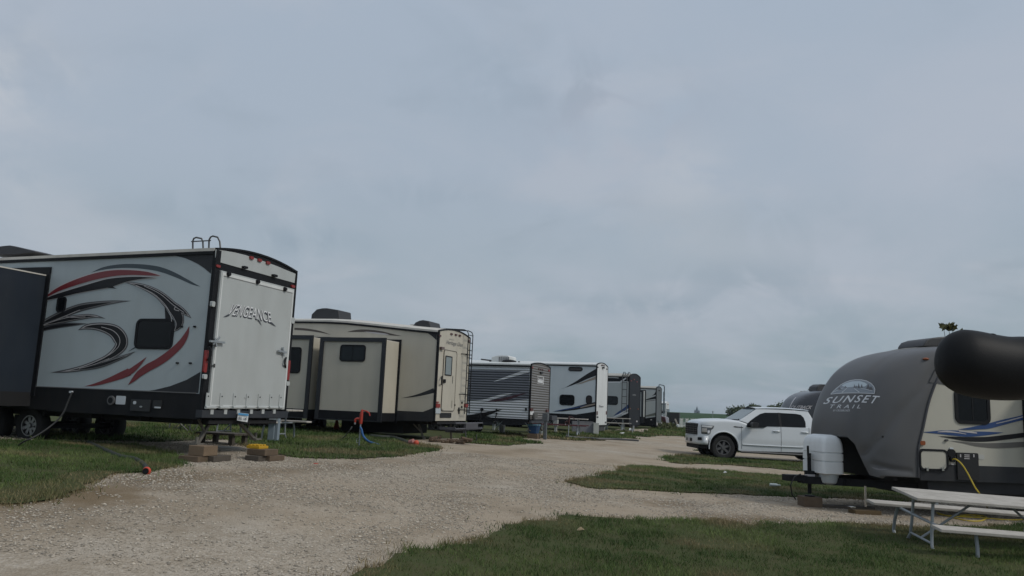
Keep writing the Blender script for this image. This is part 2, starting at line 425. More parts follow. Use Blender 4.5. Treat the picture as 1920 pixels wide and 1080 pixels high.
def rv_body(root, L, W, st, zb, arch, wall, rearm, roofm=None, gutter=black, post=.09, postm=None, chassis=True, farm=None):
    """st: [(x, roof height at the side)] from the rear (x=0) forward (x=-L)"""
    roofm = roofm or roofw
    def ztop(x):
        return float(np.interp(-x, [-s[0] for s in st], [s[1] for s in st]))
    m = MB(); n = len(st)
    vs = []
    for x, z in st: vs += [(x, 0, zb), (x, 0, z), (x, W, z), (x, W, zb)]
    fs = []
    for i in range(n-1):
        a = i*4; b = a+4
        fs += [(a, b, b+1, a+1), (a+2, b+2, b+3, a+3), (a+3, b+3, b, a)]
    fs += [tuple(range((n-1)*4, n*4))]
    m.add(vs, fs); m.build('side_wall', wall, root)
    # roof: arched membrane, sides turned down
    r = MB(); K = 9; vs = []; ov = .02
    for x, z in st:
        xx = x+(.0 if x == 0 else 0)
        for j in range(K):
            t = j/(K-1); y = -ov+(W+2*ov)*t
            vs.append((xx, y, z+.012+arch*(1-(2*t-1)**2)))
        for j in range(K):
            t = 1-j/(K-1); y = -ov+(W+2*ov)*t
            vs.append((xx, y, z-.045+arch*.2*(1-(2*t-1)**2)))
    q = 2*K
    fs = [(i*q+j, i*q+(j+1) % q, (i+1)*q+(j+1) % q, (i+1)*q+j) for i in range(n-1) for j in range(q)]
    fs += [tuple(range(q)), tuple((n-1)*q+j for j in range(q))[::-1]]
    r.add(vs, fs); r.build('roof', roofm, root, smooth=True)
    g = MB()
    for i in range(n-1):
        (x0, z0), (x1, z1) = st[i], st[i+1]
        for ya, yb in ((-.03, -.0), (W, W+.03)):
            g.add([(x0, ya, z0-.105), (x0, yb, z0-.105), (x0, yb, z0-.047), (x0, ya, z0-.047), (x1, ya, z1-.105), (x1, yb, z1-.105), (x1, yb, z1-.047), (x1, ya, z1-.047)],
                  [(0, 1, 2, 3), (7, 6, 5, 4), (0, 4, 5, 1), (1, 5, 6, 2), (2, 6, 7, 3), (3, 7, 4, 0)])
    g.build('gutter', gutter, root)
    # rear wall slab
    z = st[0][1]; p = [(0.004, zb), (0.004, z)]+[(W*t, z+arch*(1-(2*t-1)**2)) for t in [i/12 for i in range(1, 12)]]+[(W-.004, z), (W-.004, zb)]
    MB().prism(p, 'x', .0, .035).build('rear_wall', rearm, root)
    # trim round the rear
    if post:
        t = MB(); pm = postm or black
        t.box(-.02, .05, -.012, post, zb, z-.02); t.box(-.02, .05, W-.035, W+.012, zb, z-.02)
        q = [(W*i/12, z+arch*(1-(2*i/12-1)**2)) for i in range(13)]
        for a, b in zip(q, q[1:]): t.beam((.02, a[0], a[1]), (.02, b[0], b[1]), .075, .035)
        t.build('corner_trim', pm, root)
    if chassis:
        c = MB()
        for y in (.5, W-.5): c.box(-L, -.02, y-.05, y+.05, zb-.13, zb-.01)
        for k in range(int(L/1.2)): c.box(-.3-k*1.2-.06, -.3-k*1.2, .2, W-.2, zb-.12, zb-.015)
        c.box(-.1, .02, .25, W-.25, zb-.10, zb-.03)
        c.build('chassis', dark2, root)
    return ztop
def ac_unit(root, fr, px, y0, y1, mat=None, bevel=.05):
    poly = [(fr.side(a, b, (y0+y1)/2).x, fr.side(a, b, (y0+y1)/2).z) for a, b in px]
    return MB().prism(poly, 'y', y0, y1).build('air_conditioner', mat or M('ac_shroud', (.03, .03, .032), .5), root, bevel=bevel, seg=3, smooth=True)
def lens(root, fr, plane, off, px, py, wpx, hpx, mat, name='marker_light', t=.03):
    if plane == 'R':
        a = fr.rear(px-wpx/2, py, off); b = fr.rear(px+wpx/2, py, off); c = fr.rear(px, py-hpx/2, off); d = fr.rear(px, py+hpx/2, off)
        m = MB().prism(rrect(a.y, d.z, b.y, c.z, .02, 2), 'x', off, off+t)
    else:
        a = fr.side(px-wpx/2, py, off); b = fr.side(px+wpx/2, py, off); c = fr.side(px, py-hpx/2, off); d = fr.side(px, py+hpx/2, off)
        m = MB().prism(rrect(a.x, d.z, b.x, c.z, .02, 2), 'y', off-t, off)
    return m.build(name, mat, root)
def scissor_jack(root, p, q, name='stabiliser_jack'):
    """p: top at the chassis, q: foot"""
    p = Vector(p); q = Vector(q); m = MB()
    m.beam(p, q, .06, .05); m.beam(p+Vector((0, .35*(1 if q.y > p.y else -1), 0)), (p+q)/2, .04, .03)
    m.box(q.x-.09, q.x+.09, q.y-.09, q.y+.09, q.z, q.z+.03)
    m.tube([q+Vector((0, 0, .02)), q+Vector((0, 0, .14))], .03, 8)
    return m.build(name, M('jack_steel', (.16, .15, .13), .6, metal=.3, var=.2, scale=12), root)
# ================================================================ left row of trailers
GRP = 'trailers parked in the row left of the gravel road'
# ---------------------------------------------------------------- 1: toy hauler
f1 = Fr(-20, 388, 620, 14.3, .50)
t1 = at_frame('toy_hauler_trailer', f1, 'grey-blue toy hauler trailer with red and black swooshes and a white VENGEANCE ramp door', 'trailer', GRP)
L1, W1, zb1 = 8.6, 2.5, 1.23-.5
rv_body(t1, L1, W1, [(0, 3.80), (-.3, 3.80), (-8.6, 3.72)], zb1, .13, bluegrey, black, post=.12)
S0 = f1.S(0)
# dark skirt along the side, with its trim line
m = MB(); zt = 1.66-.5
m.box(-3.6, -.0, -.011, .01, zb1-.02, zt); m.box(-8.6, -5.9, -.011, .01, zb1-.02, zt)
m.box(-5.9, -3.6, -.011, .01, zt-.42, zt)
m.build('skirt', M('skirt_black', (.010, .011, .013), .6, dirt=.1, spec=.2), t1)
MB().box(-8.6, -.1, -.02, -.0, zt, zt+.018).build('trim_strip', M('trim_grey', (.12, .12, .12), .4), t1)
a = MB()
for c in (-4.25, -5.25):
    a.ring([(c+.52*math.cos(t*PI/12), .32+.52*math.sin(t*PI/12)) for t in range(24)], [(c+.46*math.cos(t*PI/12), .32+.46*math.sin(t*PI/12)) for t in range(24)], 'y', -.03, .1)
o = MB(); o.box(-5.9, -3.6, -.006, .12, zb1-.0, 1.1); o.build('wheel_well', dark2, t1)
# graphics
g = MB(); MG = [vblack, maroon, vteal, vdgrey, vlight, vgrey, charcoal]
pdecal(g, S0 if False else f1.S(-.003), [(300, 476.5), (330, 474.5), (360, 472.5), (402, 470.5), (395, 513), (383, 503), (372, 495.5), (360, 489.5), (347, 484), (333, 480.5), (318, 478)], 6)
pdecal(g, f1.S(-.003), [(262, 735), (290, 731), (319, 724), (350, 712), (376, 697), (372, 737), (330, 735.3)], 6)
A_ = [(75, 564, 0), (103, 546, 6), (127, 535, 9), (155, 525, 11), (184, 517, 12), (214, 512, 11), (245, 511, 9), (275, 513, 7), (301, 517, 0)]
B_ = [(73, 565, 0), (103, 556, 7), (143, 545, 10), (180, 536, 14), (205, 530.5, 16), (235, 524, 9), (265, 521, 4), (293, 521, 0)]
C_ = [(171, 511, 0), (195, 503, 5), (225, 499, 7), (255, 499, 8), (285, 502, 9), (305, 506.5, 9), (325, 514, 8), (345, 523.5, 6), (362, 532, 4), (376, 537.5, 0)]
D_ = [(226, 528, 0), (250, 532, 6), (275, 540, 12), (297, 552, 16), (313, 566, 20), (326, 580, 22), (334, 594, 21), (336, 606, 16), (331, 616, 9), (323, 622, 0)]
D2 = [(300, 553, 8), (320, 568, 12), (337, 580, 13), (350, 589, 7), (359, 597, 0)]
E_ = [(66, 613, 3), (90, 601, 11), (120, 588, 15), (150, 577, 15), (180, 571, 12), (212, 566.5, 7), (246, 564, 0)]
E2 = [(66, 614, 3), (95, 606, 8), (125, 599, 11), (155, 594, 10), (178, 593, 6), (198, 597.5, 0)]
F_ = [(62, 623, 4), (85, 616, 8), (112, 610.5, 9), (140, 608, 6), (166, 607, 0)]
F2 = [(146, 619, 0), (160, 613.5, 9), (178, 612, 14), (198, 615, 20), (215, 622, 26), (225, 634, 28), (227, 647, 24), (217, 660, 18), (200, 672, 13), (180, 681, 12), (158, 689, 11), (135, 694, 8), (112, 697, 4), (94, 698.5, 0)]
F3 = [(254, 659, 0), (236, 667, 6), (215, 675, 9), (192, 683, 11), (170, 689, 9), (150, 693, 5)]
for s, lay in ((C_, [(0, 2), ]), (A_, [(-1.6, 4), (0, 1)]), (B_, [(-1.2, 4), (0, 0)]),
               (D_, [(0, 3), (1.6, 4), (2.6, 0)]), (D2, [(0, 3), (1.6, 4), (2.6, 0)]),
               (E_, [(0, 3), (2.2, 5), (3.6, 0)]), (E2, [(0, 3), (1.8, 4), (2.8, 0)]), (F_, [(0, 3), (2, 0)]),
               (F2, [(0, 3), (2.2, 4), (3.6, 0)]), (F3, [(0, 3), (1.8, 5), (3, 0)])):
    base = {id(A_): .003, id(B_): .006, id(C_): .0015, id(D_): .004, id(D2): .0055, id(E_): .003, id(E2): .0045, id(F_): .003, id(F2): .0045, id(F3): .006}[id(s)]
    for k, (ins, mi) in enumerate(lay):
        stroke(g, f1.S(-base-.006*k), s, mi, inset=ins)
# pale pin stripes running inside the dark blades
for pts in ([(255, 536, 1), (285, 549, 1), (305, 566, 1), (318, 585, 1.2), (322, 603, 1)], [(270, 536, 1), (300, 551, 1), (325, 572, 1), (345, 586, 1)],
            [(80, 610, 1), (110, 598, 1), (140, 585, 1.2), (150, 581, 1)], [(124, 594, 1.2), (140, 595, 1), (160, 594, 1)],
            [(190, 613, 1), (212, 620, 1.2), (224, 634, 1.2), (222, 650, 1), (205, 665, 1), (180, 677, 1)], [(148, 691, 1), (175, 684, 1), (205, 672, 1)],
            [(330, 574, 1.2), (327, 580, 1.2), (336, 583, 1.2)]):
    stroke(g, f1.S(-.022), pts, 4)
pdecal(g, f1.S(-.008), [(205, 527), (214, 527), (211, 536), (214, 539), (219, 541), (210, 540.5), (200, 539.5)], 0)
pdecal(g, f1.S(-.004), [(308.5, 573), (312, 581), (318, 590), (323, 600), (310, 600)], 0)
stroke(g, f1.S(-.006), [(158, 724.5, 0), (180, 720.5, 5), (205, 712.5, 9), (228, 703.5, 13), (243, 697, 14)], 1)
stroke(g, f1.S(-.0085), [(355, 611, 0), (349, 628, 8), (339, 644, 12), (326, 657, 13), (310, 670, 14), (294, 680.5, 14), (278, 689, 14), (262, 700, 12), (250, 712, 7), (240, 722, 0)], 1)
stroke(g, f1.S(-.0105), [(236, 701, 10), (248, 694, 10), (262, 682, 6), (275, 669, 0)], 1)
stroke(g, f1.S(-.004), [(240, 659.5, 0), (249, 654, 2), (257, 650, 3)], 2)
stroke(g, f1.S(-.004), [(52, 689, 3), (62, 684, 2), (72, 680, 0)], 1)
g.build('side_graphic', MG, t1)
window(t1, f1, 0, (257.5, 597.5, 323, 655.5), r=.12, bars=0)
window(t1, f1, 0, (109, 556.5, 122.5, 585.5), r=.07, frame=.03)
for px, py in ((341.5, 612.5), (366, 612.5), (333.5, 680.7), (357.8, 681)):
    lens(t1, f1, 'S', -.0, px, py, 4.6, 3.4, black, 'door_catch')
m = MB(); c = f1.side(209.5, 750.7, -.02); m.tube([c, c+Vector((0, -.03, 0))], .085, 16); m.build('water_inlet', M('inlet', (.09, .09, .09), .5), t1)
m = MB(); m.tube([c+Vector((0, -.03, 0)), c+Vector((0, -.035, 0))], .055, 16); m.build('inlet_cap', black, t1)
lens(t1, f1, 'S', -.014, 226.5, 750.3, 18, 16, paper, 'warning_label', .004)
lens(t1, f1, 'S', -.014, 264.5, 760, 37, 22, M('hatch_black', (.02, .021, .023), .5), 'hatch', .02)
lens(t1, f1, 'S', -.034, 252.5, 755, 5.5, 6, paper, 'hatch_label', .004)
lens(t1, f1, 'S', -.034, 264.5, 762.5, 4.5, 3, alu, 'latch', .01)
lens(t1, f1, 'S', -.014, 296, 758, 16, 15, M('hatch_black2', (.016, .017, .018), .5), 'outlet_box', .02)
lens(t1, f1, 'S', -.034, 295.5, 764, 12, 3, paper, 'outlet_label', .005)
lens(t1, f1, 'S', -.014, 135, 735, 5, 4, paper, 'power_inlet', .04)
lens(t1, f1, 'S', -.014, 48, 739, 5, 4, alu, 'skirt_bracket', .03)
# slide-out (we look at its rear end wall)
sx = f1.side(75, 620, 0).x; zt_, zb_ = f1.side(75, 509, 0).z, f1.side(52, 737, 0).z
m = MB(); m.box(sx-4.2, sx, -1.05, .0, zb_+.02, zt_-.1); s = m.build('slide_out', navy, t1)
m = MB(); m.box(sx-4.22, sx+.03, -1.12, -1.045, zb_-.02, zt_-.04); m.build('flange', black, s)
m = MB(); m.box(sx-4.2, sx+.01, -1.1, 0, zt_-.1, zt_-.075); m.build('slide_roof', roofw, s)
m = MB(); m.box(sx+.0, sx+.10, -.03, .0, zb_-.05, zt_+.08); m.box(sx-4.3, sx+.1, -.035, 0, zt_-.06, zt_+.08); m.build('seal', black, s)
m = MB(); m.box(sx-4.2, sx, -1.05, 0, zb_-.25, zb_+.02); m.build('slide_floor', dark2, s)
for c in (-4.28, -5.28):
    wheel(t1, c, .30, .42-.02, .36, .24, M('rim_alloy', (.30, .30, .30), .35, metal=.9), spokes=8, rimr=.56)
    wheel(t1, c, W1-.3, .42-.02, .36, .24, gun, spokes=7, rimr=.6)
m = MB(); m.box(-4.3, -4.22, .3, W1-.3, .34, .44); m.box(-5.3, -5.22, .3, W1-.3, .34, .44); m.box(-4.8, -4.7, .28, .4, .4, .6); m.build('axle', dark2, t1)
ac_unit(t1, f1, [(10.6, 484), (18, 475.5), (27.8, 468.7), (36, 467.6), (48, 466.6), (58, 468.2), (96, 477.7), (96, 480), (60, 484)], .9, 1.7)
# roof rails of the ladder
m = MB()
for pts in ([(361.5, 467), (361.5, 452), (363.5, 447), (368, 445.2), (378, 447.3), (380.3, 453), (381, 466)], [(391.6, 465), (392, 450), (395, 444.5), (399, 442.6), (408, 444.8), (412, 453), (413.2, 465)]):
    m.tube([f1.side(a, b, .35) for a, b in pts], .016, 8)
m.tube([f1.side(359, 453, .35), f1.side(395, 451, .35)], .012, 8)
m.build('roof_rail', gun, t1, smooth=True)
# rear: cap, ramp door and hardware
R = f1.R
z = lambda px, py, x=.035: f1.rear(px, py, x)
m = MB(); pts = [z(403.5, 489.5), z(404, 467.5)]+[z(a, b) for a, b in ((420, 470), (440, 473.5), (460, 478.5), (480, 485), (500, 492), (520, 499.5), (540, 508), (553.5, 513.5))]+[z(551.5, 530.5)]
m.prism([(p.y, p.z) for p in pts], 'x', .03, .045); m.build('rear_cap', ramp_white, t1)
zt0 = f1.rear(402, 504, .06).z; zb0 = f1.rear(386, 765, .06).z
m = MB(); m.box(.035, .085, .13, 2.40, zb0, zt0); o = m.build('ramp_door', ramp_white, t1, bevel=.008)
m = MB(); m.ring([(.16, zb0+.04), (2.37, zb0+.04), (2.37, zt0-.03), (.16, zt0-.03)][::-1], [(.19, zb0+.06), (2.335, zb0+.06), (2.335, zt0-.085), (.19, zt0-.085)][::-1], 'x', .085, .092)
m.build('edge_frame', white, o)
m = MB()
for py_ in (.0,): m.box(.085, .089, .19, 2.335, zt0-.10, zt0-.088)
m.build('panel_seam', vgrey, o)
for px, py in ((427.7, 514), (482.2, 528.5), (533.3, 542.3)):
    c = z(px, py, .09); m = MB(); m.tube([c, c+Vector((.05, 0, 0))], [.05, .035], 12); m.build('roller_stop', black, o, smooth=True)
for px, py in ((470.5, 483.5), (485.7, 488), (501.4, 493)): lens(t1, f1, 'R', .045, px, py, 7, 5.5, redl)
for px, py in ((456.8, 502), (512.5, 517.5)): lens(t1, f1, 'R', .045, px, py-.5, 8, 4.6, black, 'scare_light', .06)
lens(t1, f1, 'R', .04, 407.5, 499, 8, 5, redl); lens(t1, f1, 'R', .04, 548, 537, 6.5, 5, redl)
lens(t1, f1, 'R', .045, 383.5, 677.5, 5.5, 42, redl, 'tail_light', .04); lens(t1, f1, 'R', .045, 538.5, 694, 4.5, 37, redl, 'tail_light', .04)
for px, py, hh in ((381.5, 706, 9), (536.5, 719, 8), (396.5, 570, 10), (546, 601, 11)):
    lens(t1, f1, 'R', .05, px, py, 6, hh, ramp_white, 'latch_bracket', .05)
m = MB(); m.beam(z(394, 639.5, .13), z(421, 642.5, .13), .04, .035); m.beam(z(402, 634, .12), z(405, 650, .12), .04, .03); m.beam(z(399, 646, .12), z(412, 632, .12), .025, .03); m.build('bar_latch', alu, t1)
m = MB(); m.beam(z(521.5, 657.8, .13), z(537, 661, .13), .04, .035); m.beam(z(530, 651, .12), z(532, 668, .12), .035, .03); m.build('bar_latch', alu, t1)
m = MB(); m.tube([z(391.5, 651, .09), z(393.5, 651.5, .15), z(395.5, 658, .16), z(395, 666, .16), z(391.5, 674, .14), z(390.5, 674.5, .09)], .022, 8); m.build('grab_handle', black, t1, smooth=True)
m = MB(); m.tube([z(536.5, 671, .09), z(535, 674, .14), z(534, 681, .14), z(535.5, 689, .09)], .02, 8); m.build('grab_handle', black, t1, smooth=True)
m = MB(); m.beam(z(397, 686.5, .1), z(403, 684, .1), .02, .02); m.beam(z(402, 682, .1), z(402, 689, .1), .015, .02); m.build('lock', gun, t1)
for i, px in enumerate((387.6, 413.5, 438.2, 462.8, 484.9, 506.5, 524.3)):
    m = MB(); c = z(px, 764, .09); m.box(.085, .10, c.y-.045, c.y+.045, c.z-.02, c.z+.26)
    m.tube([(.105, c.y-.05, c.z), (.105, c.y+.21 if i < 6 else c.y+.05, c.z)], .028, 8)
    m.box(.06, .10, c.y+.10, c.y+.18, c.z-.12, c.z-.03) if i < 6 else None
    m.build('ramp_hinge', ramp_white, t1)
    m = MB(); m.tube([(.10, c.y, c.z+.2), (.108, c.y, c.z+.2)], .013, 8); m.build('bolt', black, t1)
m = MB(); a = z(366, 771, .1); b = z(533, 786, .1); m.box(-.05, .09, -.02, W1+.02, zb0-.17, zb0-.035); m.build('bumper', M('bumper_blue_black', (.02, .024, .032), .45, dirt=.2), t1)
pl = MB(); c = [z(447, 773.5, .12), z(466.5, 776, .13), z(464, 791.5, .15), z(445, 788.5, .14)]
pl.add(c+[q-Vector((.012, 0, 0)) for q in c], [(0, 1, 2, 3), (7, 6, 5, 4), (0, 4, 5, 1), (1, 5, 6, 2), (2, 6, 7, 3), (3, 7, 4, 0)]); pl = pl.build('licence_plate', M('plate_white', (.6, .62, .62), .5), t1)
m = MB(); PM = lambda dx: (lambda px, py: f1.rear(px, py, .145+dx+(py-775)*.0012))
pdecal(m, PM(.004), [(447.2, 774), (466.2, 776.3), (465.7, 780), (446.7, 777.6)], 1)
text_decal(m, PM(.004), 'BEL 147', [(448, 780.8), (464, 782.8), (463, 789), (447, 786.8)], 0, bold=.01)
m.build('plate_lettering', [vblack, tailblue], pl)
# the lettering across the ramp door
def vwarp(u, v):
    return u, v+.10*math.sin(u*PI)
def vwarp_(u, v):
    # tall pointed first and last strokes, middle letters pulled up like the original
    k = .25*math.sin(u*PI)
    vv = v
    if v < .5 and u < .10: vv = v-.35*(1-u/.10)*(1-v*2)
    if v < .5 and u > .90: vv = v-.35*((u-.90)/.10)*(1-v*2); u = u+.06*((u-.9)/.1)*(1-v*2)
    if v < .5 and .60 < u < .66: vv = v-.4*(1-abs(u-.63)/.03)*(1-v*2)
    return u, vv+.08*k
tq = [(437, 569.5), (507, 585.5), (511, 605.5), (426, 590)]
sh = lambda dx, dy: [(a+dx, b+dy) for a, b in tq]
m = MB()
text_decal(m, f1.R(.0875), 'VENGEANCE', sh(-1.0, 2.6), 0, bold=.02, warp=vwarp, shear=.12)
text_decal(m, f1.R(.090), 'VENGEANCE', sh(-.4, 1.1), 0, bold=.04, warp=vwarp, shear=.12)
text_decal(m, f1.R(.0925), 'VENGEANCE', sh(0, 0), 1, bold=.0, warp=vwarp, shear=.12)
for pts in ([(419, 594.5, 0), (425, 592.5, 3), (430, 590, 3)], [(484, 600, 3), (487, 604, 2), (491, 611.5, 0)], [(507, 604, 3), (511, 607.5, 3), (518, 612.5, 0)]):
    stroke(m, f1.R(.095), pts, 0)
mf = MB(); text_decal(mf, f1.R(.0875), 'Forest', [(458, 745), (467, 746), (467, 749.5), (458, 748.5)], 2)
mf.build('maker_lettering', [vdgrey, vlight, vgrey], o)
m.build('door_lettering', [M('letter_dark', (.045, .05, .06), .4), vwhite, vgrey], o)
# jacks
scissor_jack(t1, f1.rear(397, 786, -.25), f1.rear(368.5, 834, -.25)); scissor_jack(t1, f1.rear(446, 790, -.3), f1.rear(478.5, 824.5, -.3))

def timber(px, py, d, lx, ly, lz, rz, label, name='timber_block', mat=None, cat='timber block', group=None, bottom=None):
    """px,py: middle of the bottom edge that faces us"""
    p = atd(px, py, d); zz = p.z if bottom is None else bottom
    m = MB().box(-lx/2, lx/2, 0, ly, 0, lz); o = m.build(name, mat or wood, None, bevel=.008)
    o.location = (p.x, p.y, zz); o.rotation_euler = (0, 0, rad(rz)); return tag(o, label, cat, group)
TB = 'timber blocks under the stabiliser jacks'
p = gp(352, 867)
zb = Hs(atd(352, 866, 13.9).x, 13.9)
timber(352, 866, 13.85, .40, .55, .10, -16, 'reddish brown timber lying flat, near left one under the left jack of the toy hauler', group=TB, bottom=zb+.01)
timber(389, 864, 14.05, .24, .5, .10, -16, 'short grey timber lying flat at the right of the left jack of the toy hauler', group=TB, bottom=zb+.01, mat=woodg)
timber(367, 852, 13.95, .33, .35, .17, -20, 'tan timber block on top of the two under the left jack of the toy hauler', group=TB, bottom=zb+.112, mat=M('tan_timber', (.17, .12, .075), .85, var=.3, scale=8, bump=.004, bscale=25))
zb = Hs(atd(475, 858, 14.9).x, 14.9)
timber(472, 856, 14.75, .30, .5, .10, -20, 'dark timber under the right jack, left one of the lowest pair', group=TB, bottom=zb+.01, mat=woodg)
timber(497, 855, 14.9, .22, .45, .10, -20, 'small dark timber under the right jack, right one of the lowest pair', group=TB, bottom=zb+.01)
timber(480, 845, 14.85, .40, .4, .11, -20, 'brown timber block carrying the yellow levelling block', group=TB, bottom=zb+.112)
o = MB(); o.box(-.14, .14, 0, .28, 0, .05)
for i in range(3):
    for j in range(3): o.box(-.12+i*.085, -.06+i*.085, .02+j*.085, .08+j*.085, .05, .075)
o = o.build('levelling_block', yellow, None, bevel=.006); pp = atd(474, 836, 14.95); o.location = (pp.x, pp.y, zb+.225); o.rotation_euler = (0, 0, rad(-20))
tag(o, 'bright yellow plastic levelling block under the right jack of the toy hauler', 'levelling block')

# round slab, low step, picnic table, folding chairs and pedestals seen under the toy hauler
p = gp(412, 843); o = MB(); o.tube([(0, 0, 0), (0, 0, .05), (0, 0, .055)], [.42, .42, .38], 28); o = o.build('concrete_disc', concrete, None, smooth=True); o.location = (p.x, p.y, p.z)
tag(o, 'round concrete disc lying on the ground behind the left jack', 'concrete disc')
def step_bench(p, ln, wd, ht, rz, label):
    r = empty('low_wooden_step', p, rad(rz), label, 'step')
    m = MB()
    for k in range(4): m.box(-ln/2, ln/2, k*wd/4, (k+1)*wd/4-.01, ht-.04, ht)
    m.build('tread', woodg, r)
    for sx_ in (-1, 1):
        for y in (.03, wd-.12): MB().box(sx_*(ln/2-.12)-.05, sx_*(ln/2-.12)+.05, y, y+.09, 0, ht-.04).build('leg', woodg, r)
    return r
p = gp(405, 836); p = atd(402, 827, 17.5); step_bench((p.x, p.y, Hs(p.x, p.y)), 1.0, .6, .26, -18, 'low weathered wooden step standing on the grass behind the toy hauler')

def picnic_table(loc, rot, label, length=2.44, top=.75, mat=None, steel=None, ht=.75, name='picnic_table', group=None, topw=.74, seatm=None, skew=0):
    r = bpy.data.objects.new(name, None); C.objects.link(r); r.location = loc; r.rotation_euler = rot
    tag(r, label, 'picnic table', group); mat = mat or plankm; steel = steel or galv; h = length/2
    m = MB(); n = 3; w_ = topw/n; rj = random.Random(7)
    for k in range(n): dj = rj.uniform(-.012, .012); m.box(-h+dj, h+dj, -topw/2+k*w_+.005, -topw/2+(k+1)*w_-.005, ht-.042, ht+rj.uniform(-.003, .003))
    m.build('tabletop', mat, r, bevel=.006)
    for s in (-1, 1):
        m = MB(); e_ = skew*(-.13 if s > 0 else .08); m.box(-h+e_, h+e_, s*.72-.125, s*.72+.125, ht-.33, ht-.29); m.build('bench', seatm or mat, r, bevel=.006)
    for sx in (-1, 1):
        x = sx*(h-(.27 if skew else .42))
        for s in (-1, 1):
            m = MB()
            m.tube([(x, s*.26, ht-.045), (x, s*.27, .3), (x, s*.29, .12), (x, s*.36, .02)], .021, 8)
            m.build('leg', steel, r, smooth=True)
            xb = x-skew*sx*(-.02 if s > 0 else .36)*(1 if sx < 0 else .3) if skew else x; m = MB(); m.tube([(xb, s*.66, ht-.335), (xb, s*.72, .22), (xb, s*.74, .06), (xb, s*.70, .01)], .024, 8); m.build('bench_leg', steel, r, smooth=True)
        m = MB(); m.tube([(x, -.72, ht-.345), (x, .72, ht-.345)], .02, 8); m.box(x-.02, x+.02, -.36, .36, ht-.075, ht-.044); m.tube([(x, -.29, .14), (x, .29, .14)], .017, 8)
        m.tube([(x, 0, .14), (sx*(h-1.0), 0, ht-.05)], .017, 8)
        m.build('brace', steel, r, smooth=True)
    return r
p = atd(455, 818, 20.5); picnic_table((p.x+.2, p.y, Hs(p.x, p.y)), (0, 0, rad(-16)), 'pale picnic table on the grass behind the VENGEANCE ramp door', ht=.76)
def folding_chair(p, rz, label):
    r = empty('folding_chair', p, rad(rz), label, 'folding chair', 'dark folding chairs behind the toy hauler')
    m = MB()
    for s in (-.26, .26):
        m.tube([(s, -.22, 0), (s*.9, .22, .45)], .012, 6); m.tube([(s, .24, 0), (s*.9, -.2, .45)], .012, 6)
    m.tube([(-.26, -.22, .0), (.24, -.2, .45)], .012, 6); m.tube([(.26, -.22, 0), (-.24, -.2, .45)], .012, 6)
    m.build('frame', gun, r)
    MB().box(-.25, .25, -.2, .2, .42, .45).build('seat', M('chair_cloth', (.015, .02, .02), .9), r)
    m = MB(); m.add([(-.25, .2, .42), (.25, .2, .42), (.25, .32, .9), (-.25, .32, .9), (-.25, .22, .42), (.25, .22, .42), (.25, .34, .9), (-.25, .34, .9)], [(0, 1, 2, 3), (7, 6, 5, 4), (0, 4, 5, 1), (1, 5, 6, 2), (2, 6, 7, 3), (3, 7, 4, 0)]); m.build('backrest', MATS['chair_cloth'], r)
    for s in (-.29, .29):
        m = MB(); m.tube([(s, -.24, .42), (s, -.22, .58), (s, -.1, .66), (s, .2, .66)], .03, 8); m.build('armrest', vlight, r, smooth=True)
for k, (px, py, d, rz, lb) in enumerate(((336, 812, 21.5, 20, 'dark folding chair with pale armrests, left of the pair behind the toy hauler'), (355, 811, 21.8, -12, 'dark folding chair with pale armrests, right of the pair behind the toy hauler'))):
    p = atd(px, py, d); folding_chair((p.x, p.y, Hs(p.x, p.y)), rz, lb)
for px, wd, lb in ((509.5, .16, 'wider pale blue-grey utility post behind the ramp corner of the toy hauler'), (518.5, .10, 'narrower pale utility post right beside the wider one')):
    p = atd(px, 815, 19.5); r = empty('utility_post', (p.x, p.y, Hs(p.x, p.y)), rad(-10), lb, 'utility post')
    m = MB(); m.box(-wd/2, wd/2, -.06, .06, 0, .95); m.build('housing', M('post_blue_grey', (.22, .27, .31), .5), r, bevel=.01)
    m = MB(); m.box(-wd/2-.01, wd/2+.01, -.09, .07, .93, .99); m.box(-wd/2+.02, wd/2-.02, -.066, -.058, .5, .85); m.build('cover', M('post_grey', (.3, .33, .35), .5), r)
# sewer hose and its orange cap, power cable
q = [gp(165, 834), gp(195, 848), gp(225, 861), gp(252, 866), gp(270, 878), gp(275, 891)]
m = MB(); path = crom([tuple(p+Vector((0, 0, .045))) for p in q], 8); rr = [.036+.006*(i % 2) for i in range(len(path))]
m.tube(path, rr, 10); r = empty('sewer_hose', q[0], 0, 'dark ribbed sewer hose with an orange ring lying in the grass by the toy hauler', 'hose')
o = m.build('hose', M('hose_black', (.035, .042, .035), .75, var=.3, scale=20), r, smooth=True); o.location = -q[0]
c = Vector(path[-1])+Vector((.02, -.06, .02)); m = MB(); m.tube([c+Vector((-.01, .04, 0)), c, c+Vector((.0, -.03, 0))], [.05, .062, .05], 16)
o = m.build('end_cap', orange, r, smooth=True); o.location = -q[0]
m = MB(); m.tube([c+Vector((0, -.028, 0)), c+Vector((0, -.045, 0))], .045, 12); o = m.build('valve', black, r); o.location = -q[0]
pts = [f1.wld(f1.side(135, 736, -.07))]+[atd(x, y, d) for x, y, d in ((128, 752, 14.9), (118, 775, 14.4), (100, 795, 14.0), (72, 815, 13.8), (45, 828, 13.7))]+[gp(25, 838), gp(-30, 845)]
m = MB(); m.tube(crom([tuple(p) for p in pts], 8), .014, 8); o = m.build('power_cable', M('cable_black', (.02, .02, .02), .6), None, smooth=True); tag(o, 'black power cable drooping from the toy hauler to the grass', 'cable')

